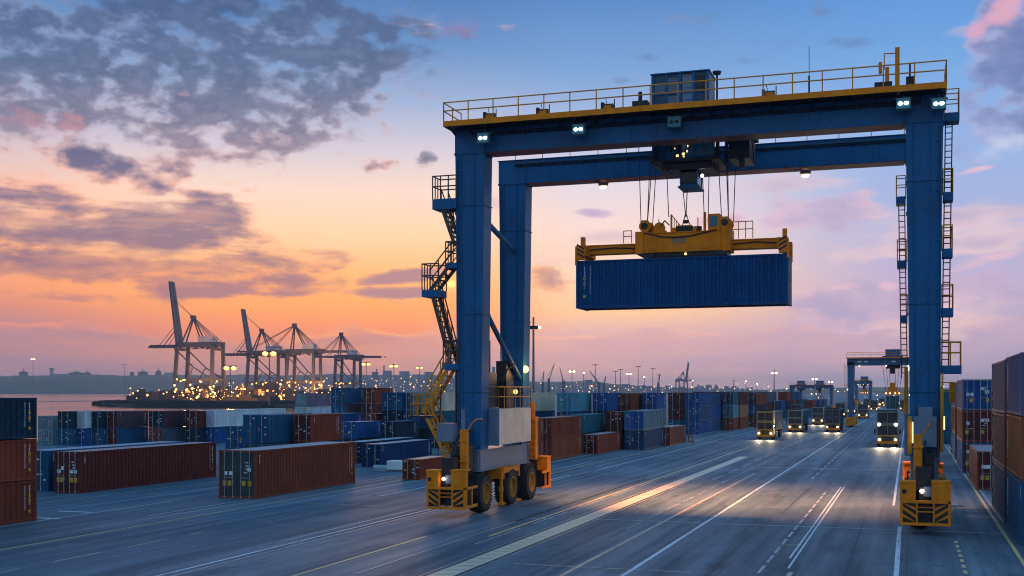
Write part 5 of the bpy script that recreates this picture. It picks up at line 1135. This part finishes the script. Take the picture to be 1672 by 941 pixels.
# ---------------------------------------------------------------- ship-to-shore cranes on the far quay
def sts(label, px, depth, s=1.0, boom_up=True, rz=0, apex=True, back=34, sea=52, col='crane2', gauge=30, wid=18, up=49):
    """px: pixel column of the middle of the landside-seaside gauge; boom points to -x (local)"""
    X, Y = sd(px, depth); t = thing('ship_to_shore_crane', label, 'crane', (X, Y, 0), ANG + rz, 'ship to shore cranes on the far quay'); m = M['sts']
    G = 41.0 * s; g2 = gauge / 2 * s; w2 = wid / 2 * s
    for sx in (-1, 1):
        for sy in (-1, 1):
            b = MB(); b.taper((sx * g2 + (-1.2 * s if sx < 0 else 0), sy * w2, 3 * s), (sx * g2 * (.93 if sx < 0 else 1), sy * w2 * .9, G), 2.5 * s, 2.5 * s, 2.2 * s, 2.2 * s, up=(0, 1, 0)); b.build('leg', m, t)
        b = MB(); b.box(sx * g2 - 1.0 * s, sx * g2 + 1.0 * s, -w2 - 3 * s, w2 + 3 * s, 3 * s, 5 * s)
        for k in (-1, -.6, .6, 1): b.box(sx * g2 - .9 * s, sx * g2 + .9 * s, k * w2 - 1.6 * s, k * w2 + 1.6 * s, .05, 2.8 * s)
        b.build('bogie', m, t)
        for zz in (16 * s, G - 2): b = MB(); b.taper((sx * g2, -w2, zz), (sx * g2, w2, zz), 1.8 * s, 2.2 * s); b.build('cross_beam', m, t)
    for sy in (-1, 1):
        b = MB(); b.taper((-g2, sy * w2, 16 * s), (g2, sy * w2, 16 * s), 1.7 * s, 2.2 * s); b.tube((-g2, sy * w2, G - 2 * s), (0, sy * w2, G * .62), .5 * s, 6); b.tube((0, sy * w2, G * .62), (g2, sy * w2, G * .40), .5 * s, 6); b.tube((0, sy * w2, G * .62), (-g2 * .4, sy * w2, 16 * s), .4 * s, 6); b.tube((g2, sy * w2, 16 * s), (0, sy * w2, G * .62), .35 * s, 6); b.tube((-g2, sy * w2, 5 * s), (0, sy * w2, 16 * s), .35 * s, 6); b.tube((g2, sy * w2, 5 * s), (0, sy * w2, 16 * s), .35 * s, 6); b.build('brace', m, t)
    b = MB()
    for sy in (-1, 1):
        b.box(-g2 - 3 * s, g2 + 6 * s if not boom_up else g2 + 4 * s, sy * 3.2 * s - .8 * s, sy * 3.2 * s + .9 * s, G - .4 * s, G + 3.2 * s)
    for k in range(8): xx = -g2 + k * (2 * g2) / 7; b.box(xx - .3 * s, xx + .3 * s, -3 * s, 3 * s, G + .4 * s, G + 1.2 * s)
    for k in range(14): b.cbox((R.uniform(-g2, g2 + 4), R.uniform(-3.6, 3.6), G - R.uniform(.3, 1.6)), (R.uniform(1, 4), 1.2, R.uniform(.5, 1.4)))
    b.build('main_girder', m, t)
    b = MB(); b.box(g2 * .02, g2 * .85, -3.6 * s, 3.6 * s, G + 2.7 * s, G + 7.2 * s); b.box(g2 * .0, g2 * .87, -3.8 * s, 3.8 * s, G + 7.2 * s, G + 7.5 * s); b.build('machinery_house', M['sts_house'], t)
    bx = -g2 - 2 * s
    if boom_up:
        tip = (bx - 6.5 * s, G + up * s)
        b = MB()
        for sy in (-1, 1): b.taper((bx + .5 * s, sy * 2.6 * s, G + 1 * s), (tip[0], sy * 1.9 * s, tip[1]), 1.5 * s, 4.4 * s, 1.3 * s, 3.0 * s, up=(0, 1, 0))
        for k in range(12):
            q = k / 11; c = (bx + (tip[0] - bx) * q, G + 1 + (tip[1] - G - 1) * q); b.cbox((c[0], 0, c[1]), (1.2 * s, 5 * s, .5 * s))
        b.build('raised_boom', m, t)
        b = MB()
        for sy in (-1, 1): b.box(bx - 24 * s, bx, sy * 3 * s - .5 * s, sy * 3 * s + .5 * s, G - .8 * s, G + .8 * s)
        for k in range(9): b.box(bx - 23 * s + k * 2.7 * s, bx - 22.6 * s + k * 2.7 * s, -3 * s, 3 * s, G - .4 * s, G + 1.6 * s)
        b.build('catwalk', m, t)
    else:
        b = MB()
        for sy in (-1, 1): b.taper((bx, sy * 3 * s, G + 1.2 * s), (bx - sea * s, sy * 3 * s, G + 1.6 * s), 1.3 * s, 2.2 * s, 1.1 * s, 1.2 * s)
        for k in range(12): b.box(bx - sea * s * (k + .5) / 12 - .3, bx - sea * s * (k + .5) / 12 + .3, -3 * s, 3 * s, G + .6 * s, G + 1.3 * s)
        b.build('boom', m, t)
        b = MB()
        for k in range(5): b.box(g2 + 3 * s + k * (back - 8) * s / 5, g2 + 3.5 * s + k * (back - 8) * s / 5, -3 * s, 3 * s, G + .5 * s, G + 1.4 * s)
        for sy in (-1, 1): b.box(g2 + 2 * s, g2 + back * .6 * s, sy * 3 * s - .6 * s, sy * 3 * s + .6 * s, G, G + 2 * s)
        b.build('back_reach', m, t)
    if apex:
        ax, az = (-g2 * .35, G + 22 * s) if boom_up else (-g2 * .7, G + 24 * s)
        b = MB()
        for sy in (-1, 1): b.taper((-g2 * .9, sy * 3.2 * s, G + 2), (ax, sy * .8 * s, az), .9 * s, .9 * s, up=(0, 1, 0)); b.taper((g2 * .25, sy * 3.2 * s, G + 2), (ax, sy * .8 * s, az), .8 * s, .8 * s, up=(0, 1, 0))
        b.box(ax - 1.6 * s, ax + 1.6 * s, -1.8 * s, 1.8 * s, az - 1.2 * s, az + 1.4 * s); b.build('apex_frame', m, t)
        b = MB()
        for sy in (-1, 1):
            for ex in (g2 * .75, g2 + 2 * s): b.tube((ax, sy * .6, az), (ex, sy * 3 * s, G + 3), .28 * s, 5)
            if boom_up:
                b.tube((ax, sy * .6, az), (bx - 4.8 * s, sy * 2, G + 36 * s), .16 * s, 5); b.tube((bx - 2 * s, sy * 2, G + 16 * s), (bx - 15 * s, sy * 3, G + 1), .22 * s, 5); b.tube((bx - 2 * s, sy * 2, G + 12 * s), (bx - 11 * s, sy * 3, G + 1), .2 * s, 5)
            else:
                for ex in (bx - sea * .35 * s, bx - sea * .8 * s): b.tube((ax, sy * .6, az), (ex, sy * 3 * s, G + 2), .26 * s, 5)
        b.build('stay_rope', m, t)
    b = MB()
    for k in range(6): b.sphere((R.uniform(-g2, g2), -w2 - 1, 15.5 * s + R.uniform(-1, 1)), .7 * s, 6, 4)
    b.build('lamp', M['glowO'], t)
    return t
M['sts'] = paint('ship_crane_paint', (.030, .060, .105), .5, 0, .3, scale=.08)
M['sts_house'] = paint('crane_house_paint', (.30, .40, .52), .5, 0, .2, scale=.1)
sts('large blue ship crane with its boom raised high, leftmost on the far quay', 326, 880, 1.0, True, back=20, rz=-.25)
sts('second ship crane with raised boom, overlapping the middle cranes', 436, 980, .93, True, rz=-.25, up=41)
sts('ship crane with level boom and white machinery house in the middle of the group', 496, 960, .95, False, sea=46, back=44, rz=-.2, gauge=24)
sts('rightmost ship crane of the group with level boom and small white house', 568, 1080, .93, False, sea=24, back=40, rz=-.25, gauge=20)
sts('pale ship crane with raised boom alone on the skyline far right of the others', 1113, 2300, .72, True, rz=math.pi + .4, apex=True, gauge=26)
# ---------------------------------------------------------------- light masts
def mast(px, ytop, depth, label, m='lampO', n=2, r=.22, lr=.5, group='light masts', ring=False, lit=True):
    X, Y = sd(px, depth); zt = CAMH + (HY - ytop) / F * depth
    t = thing('light_mast', label, 'light mast', (X, Y, 0), ANG, group)
    b = MB(); b.tube((0, 0, 0), (0, 0, zt + (0 if not ring else 0)), r, 8, r * .55); b.build('pole', M['steel'], t)
    b = MB(); zl = zt - (.9 if not ring else (depth / F) * 17)
    if ring: b.lathe([(-.3, r), (-.3, lr * 2.6), (.3, lr * 2.6), (.3, r)], (0, 0, zl), 'z', 16)
    else: b.box(-lr * 2.2, lr * 2.2, -lr * .6, lr * .6, zl + lr * .5, zl + lr * .9)
    b.build('lamp_head', M['dark'], t)
    if lit:
        for k in range(n):
            l = MB(); l.sphere(((k - (n - 1) / 2) * lr * 2.6, -lr * .3, zl), lr, 10, 6, (1, 1, .75)); l.build('lamp', M[m], t)
    return X, Y, zl
QL = [(376, 601, 700, 'sodium light mast right of the leftmost ship crane', 'lampO', 1.7), (440, 577, 640, 'tall sodium light mast with two bright lamps before the middle ship cranes', 'lampO', 1.7), (598, 595, 900, 'sodium light mast just right of the ship cranes', 'lampO', 1.5), (643, 598, 900, 'sodium light mast halfway between ship cranes and stairs', 'lampO', 1.5), (685, 601, 950, 'sodium light mast near the foot of the crane stairs', 'lampO', 1.2)]
for px, yt, d, lb, mt_, lr in QL:
    X, Y, z = mast(px, yt - 2, d, lb, mt_, 2, .45, lr); 
mast(54, 586, 3000, 'light mast with white lamps on the far shore at left', 'lampY', 2, .9, 2.6)
mast(203, 596, 1500, 'thin unlit mast in front of the far hills', lit=False, r=.4, lr=1.4); mast(313, 595, 1900, 'thin unlit mast behind the leftmost ship crane', lit=False, r=.6, lr=1.8)
mast(213, 632, 830, 'small sodium lamp post near the tip of the quay', 'lampO', 1, .18, .6); mast(871, 518, 232, 'very tall light mast with a ring of lamps right of the crane leg', 'lampY', 3, .32, .42, ring=True)
mast(1264, 603, 272, 'light mast with two lamps behind the leftmost truck', 'lampY', 2, .16, .34)
for px, yt, d, lb, lit, mt_, lr in [(934, 604, 620, 'lit lamp mast above the light teal container', True, 'lampY', .75), (1027, 608, 640, 'lit lamp mast above the brown red container', True, 'lampY', .75), (972, 595, 700, 'unlit tall mast left of the lit lamp masts', False, 'lampY', .8), (1042, 598, 760, 'unlit tall mast right of the brown red container', False, 'lampY', .8), (1066, 601, 820, 'slim unlit mast left of the pale ship crane', False, 'lampY', .8),
                                   (1005, 606, 900, 'thin mast between the two lit lamp masts', False, 'lampY', .9), (1013, 603, 900, 'thin taller mast between the two lit lamp masts', False, 'lampY', .9), (953, 607, 800, 'lamp post with small white lamp left of the tall unlit mast', True, 'lampW', .5), (1052, 614, 900, 'low lamp post with white lamp behind the blue emblem container', True, 'lampW', .6), (1076, 612, 1000, 'small mast just left of the pale ship crane', False, 'lampY', .9),
                                   (1131, 620, 1000, 'small lamp post right of the pale ship crane', True, 'lampW', .5), (1198, 620, 900, 'thin mast above the far stacks', False, 'lampY', .6), (1218, 621, 900, 'lamp post with white lamp above the salmon container', True, 'lampW', .5), (1236, 625, 900, 'short lamp post left of the double lamp mast', True, 'lampW', .45), (1330, 617, 800, 'lit lamp mast above the distant low crane', True, 'lampY', .9), (1356, 622, 800, 'lit lamp mast near the right end of the distant low crane', True, 'lampY', .8), (1385, 632, 760, 'small lit mast left of the mid distance crane leg', True, 'lampY', .6)]:
    mast(px, yt, d, lb, mt_, 2 if lr > .7 else 1, .2 * d / 500, lr, 'light masts', lit=lit)
# harbour jib cranes on the skyline
for px, yt, d, rot, lb in [(896, 594, 1500, .35, 'slender harbour crane with raised jib right of the tall ringed mast'), (886, 606, 1500, .1, 'short harbour crane left of the slender one'), (920, 600, 1600, -.25, 'harbour crane with jib leaning left by the lit mast'), (978, 606, 1700, -.8, 'harbour crane with slanting jib between masts'), (986, 614, 1700, .2, 'low harbour crane right of the slanting jib'), (1075, 610, 1900, .15, 'thin harbour crane left of the pale ship crane')]:
    X, Y = sd(px, d); zt = CAMH + (HY - yt) / F * d; t = thing('harbour_crane', lb, 'crane', (X, Y, 0), ANG, 'small harbour cranes on the skyline'); k = d / F
    b = MB(); b.taper((0, 0, 0), (0, 0, zt * .45), 5 * k, 3 * k, 3 * k, 3 * k); b.cbox((0, 0, zt * .5), (4 * k, 3 * k, 6 * k)); b.build('tower', M['sts'], t)
    b = MB(); b.taper((0, 0, zt * .5), (math.sin(rot) * zt * .5, 0, zt), 1.8 * k, 1.8 * k, 1 * k, 1 * k, up=(0, 1, 0)); b.tube((-2 * k, 0, zt * .62), (math.sin(rot) * zt * .5, 0, zt), .3 * k, 4); b.build('jib', M['sts'], t)
# ---------------------------------------------------------------- far shore buildings, quay clutter, town and lights
M['bld'] = paint('far_building_wall', (.20, .22, .27), .7, 0, .2, scale=.02); M['bldd'] = plain('far_dark_wall', (.045, .05, .06), .8)
def bld(name, label, cat, px, y0, y1, wpx, d, m='bld', extra=None):
    X, Y = sd(px, d); k = d / F; zb = CAMH + (HY - y1) / F * d; zt = CAMH + (HY - y0) / F * d
    t = thing(name, label, cat, (X, Y, zb), ANG, 'buildings on the far shore')
    w = wpx * k; b = MB(); b.box(-w / 2, w / 2, 0, w * .6, -12, zt - zb); b.build('wall', M[m], t)
    r_ = MB(); r_.box(-w / 2 - k * .3, w / 2 + k * .3, -k * .3, w * .6 + k * .3, zt - zb, zt - zb + k * .5); r_.build('roof', M['bldd'], t)
    if extra: extra(t, w, zt - zb, k)
    return t
def cap(t, w, h, k): b = MB(); b.box(-w * .75, w * .75, -w * .2, w * .9, h + k * .5, h + k * 2.6); b.build('lookout', M['bldd'], t)
def aer(t, w, h, k): b = MB(); b.tube((0, w * .3, h), (0, w * .3, h + k * 7), .5 * k, 5); b.box(-w * .2, w * .2, w * .2, w * .5, h + k * .5, h + k * 2.2); b.build('aerial', M['bldd'], t)
D0 = 6400
bld('control_tower', 'pale control tower on the far hill at left', 'tower', 84, 604, 614, 4.5, D0, 'bld', cap)
bld('terminal_building', 'low pale building at the foot of the far control tower', 'building', 96, 611.5, 616, 26, D0 - 300, 'bld')
bld('shed', 'dark shed on the far ridge at the very left', 'building', 37, 608, 615, 12, D0, 'bldd', aer)
bld('shed', 'long low shed right of the far control tower', 'building', 122, 609, 614, 20, D0, 'bldd', aer); bld('shed', 'shed with derrick on the far ridge', 'building', 141, 609.5, 614, 10, D0, 'bldd', aer)
bld('shed', 'small shed alone on the far ridge left of the cranes', 'building', 215, 608, 614, 6, D0, 'bldd'); bld('shed', 'broad shed with mast on the far ridge', 'building', 232, 608, 614, 14, D0, 'bldd', aer); bld('shed', 'shed with chimney next to the leftmost ship crane', 'building', 258, 607, 614, 8, D0, 'bldd', aer); bld('warehouse', 'pale rounded warehouse behind the leftmost ship crane', 'building', 277, 609, 615, 17, D0, 'bld')
for px, yt, w, lb in [(627, 597, 2, 'slim chimney right of the ship cranes'), (615, 603, 2, 'short chimney right of the ship cranes'), (632, 606, 14, 'broad building below the slim chimney'), (660, 607, 16, 'flat building right of the second sodium mast'), (612, 608, 10, 'small block left of the slim chimney'), (700, 608, 14, 'block half hidden by the crane stairs'), (961, 621, 12, 'pale block on the skyline above the bright blue container'), (980, 626, 14, 'low block on the skyline right of the pale one'), (1022, 628, 12, 'low block by the second lit lamp mast'), (918, 626, 10, 'block under the first lit lamp mast'), (806, 600, 5, 'tall dark block between the crane legs'), (1300, 634, 14, 'low dark block above the far stacks')]:
    bld('chimney' if w < 4 else 'block', lb, 'chimney' if w < 4 else 'building', px, yt, 640, w, 3000 if px > 800 else 3600, 'bld')
town = MB()
for k in range(520):
    px = R.choice((R.uniform(385, 770), R.uniform(560, 770), R.uniform(860, 1230))); y = R.uniform(612, 645) if px < 780 else R.uniform(628, 645)
    d = 2600 + (645 - y) * 60; X, Y = sd(px + R.uniform(-3, 3), d); kx = d / F; zt = CAMH + (HY - y) / F * d; w = R.uniform(2, 9) * kx; h = R.uniform(2, 7) * kx
    town.box(X - w / 2, X + w / 2, Y, Y + w, -8, zt); 
o = town.build('distant_town', M['bld']); kind(o, 'stuff'); o['label'] = 'hazy low town behind the harbour'; o['category'] = 'town'
def lights(name, label, pts, m):
    b = MB()
    for px, y, d, r in pts:
        p = dp(px, y, d); b.sphere(p, r * d / F, 6, 4)
    o = b.build(name, M[m]); kind(o, 'stuff'); o['label'] = label; o['category'] = 'lights'
lights('town_lights', 'scattered orange town lights behind the harbour', [(R.uniform(370, 770), R.uniform(615, 640), 2450, R.choice((.45, .6, .9, 1.3))) for k in range(110)] + [(R.uniform(860, 1230), R.gauss(634, 4), 2450, R.choice((.4, .5, .8, 1.1))) for k in range(55)], 'glowO')
lights('town_lights', 'scattered white town lights behind the harbour', [(R.uniform(380, 770), R.uniform(614, 640), 2440, R.choice((.35, .5, .8))) for k in range(60)] + [(R.uniform(880, 1260), R.gauss(634, 4), 2440, R.choice((.4, .5, .9))) for k in range(34)] + [(R.uniform(1250, 1560), R.gauss(644, 5), 900, R.choice((.4, .6, .9, 1.2))) for k in range(46)], 'lampY')
lights('yard_lights', 'many small amber lights down the far lanes', [(R.uniform(1385, 1490), R.gauss(664, 6), 520, R.choice((.6, .9, 1.3, 1.8))) for k in range(52)] + [(R.uniform(1500, 1545), R.gauss(650, 6), 520, R.choice((.4, .6))) for k in range(10)], 'lampO')
# quay clutter under the ship cranes
qc = MB()
for k in range(260):
    px = R.choice((R.uniform(215, 620), R.uniform(280, 480))); d = R.uniform(780, 1150); X, Y = sd(px, d); w = R.uniform(3, 14); h = R.uniform(1.5, 9) * (1 if R.random() < .8 else 1.5)
    qc.box(X - w / 2, X + w / 2, Y, Y + w * .6, 0.02, h)
o = qc.build('quay_clutter', M['bldd']); kind(o, 'stuff'); o['label'] = 'jumble of vehicles and cargo under the ship cranes'; o['category'] = 'cargo'
lights('quay_lights', 'many orange work lights under the ship cranes', [(R.choice((R.uniform(205, 620), R.uniform(280, 400), R.uniform(420, 540))), R.gauss(644, 6), R.uniform(760, 840), R.choice((.6, .9, 1.3, 2.0))) for k in range(150)], 'glowO')
lights('quay_lights', 'bright yellow work lights under the ship cranes', [(R.choice((R.uniform(280, 400), R.uniform(420, 560))), R.gauss(637, 6), R.uniform(760, 900), R.choice((.7, 1.1, 1.8))) for k in range(46)], 'lampO')
for px, y, d, e in [(300, 637, 835, 7e4), (345, 637, 835, 7e4), (440, 631, 860, 8e4), (376, 634, 760, 6e4), (480, 637, 920, 7e4), (530, 637, 960, 5e4)]:
    p = dp(px, y, d); point(p.x, p.y, p.z, e, (1, .30, .04), 2)
# ---------------------------------------------------------------- small things on the apron
def barrier(px, py, n, lb):
    X, Y = gp(px, py); t = thing('concrete_barrier', lb, 'barrier', (X, Y, 0)); b = MB(); b.prism([(-.4, 0), (-.4, .25), (-.15, .5), (-.12, .9), (.12, .9), (.15, .5), (.4, .25), (.4, 0)], 'y', 0, n); b.build('body', M['grey_conc'], t)
M['grey_conc'] = plain('pale_blue_concrete', (.30, .38, .44), .7)
X, Y = gp(585, 772); X2 = Xat(652, Y)
t = thing('concrete_barrier', 'long low concrete kerb barrier in front of the royal blue container', 'barrier', (X, Y + 3, 0)); b = MB(); b.prism([(0, 0), (0, .3), (.15, .5), (.4, .5), (.55, .3), (.55, 0)], 'x', 0, Xat(700, Y) - X); b.build('body', M['grey_conc'], t)
X, Y = gp(622, 771)
t = thing('pallet_box', 'pale wrapped pallet box beside the low concrete barrier', 'box', (X, Y + 1.2, 0)); b = MB(); b.box(0, 2.0, 0, 1.2, .14, .95); b.build('box', M['white'], t, bevel=.04); b = MB()
for k in range(3): b.box(0, 2.0, .05 + k * .5, .15 + k * .5, 0, .13)
b.build('pallet', M['steel'], t)
X, Y = gp(1128, 722); M['wood'] = plain('brown_wood', (.20, .10, .05), .7)
t = thing('crate_stand', 'small brown wooden crate stand at the end of the front container row', 'crate', (X, Y, 0)); b = MB(); b.box(-.4, .4, -.3, .3, .0, .15); b.box(-.35, -.25, -.3, .3, .15, 1.3); b.box(.25, .35, -.3, .3, .15, 1.5); b.box(-.4, .4, -.25, .25, .7, .8); b.build('frame', M['wood'], t)
# ---------------------------------------------------------------- sea haze
def haze(dens):
    m = bpy.data.materials.new('haze'); m.use_nodes = True; nt = m.node_tree; nt.nodes.clear()
    o = nt.nodes.new('ShaderNodeOutputMaterial'); v = nt.nodes.new('ShaderNodeVolumePrincipled')
    v.inputs['Color'].default_value = (.86, .88, .92, 1); v.inputs['Density'].default_value = dens; v.inputs['Anisotropy'].default_value = .2
    nt.links.new(v.outputs[0], o.inputs['Volume'])
    b = MB(); b.box(-9500, 9500, -600, 12500, -6, 140); h = b.build('haze', m); kind(h, 'stuff'); h['label'] = 'thin evening haze over the whole harbour'; h['category'] = 'haze'
haze(0.85e-4)
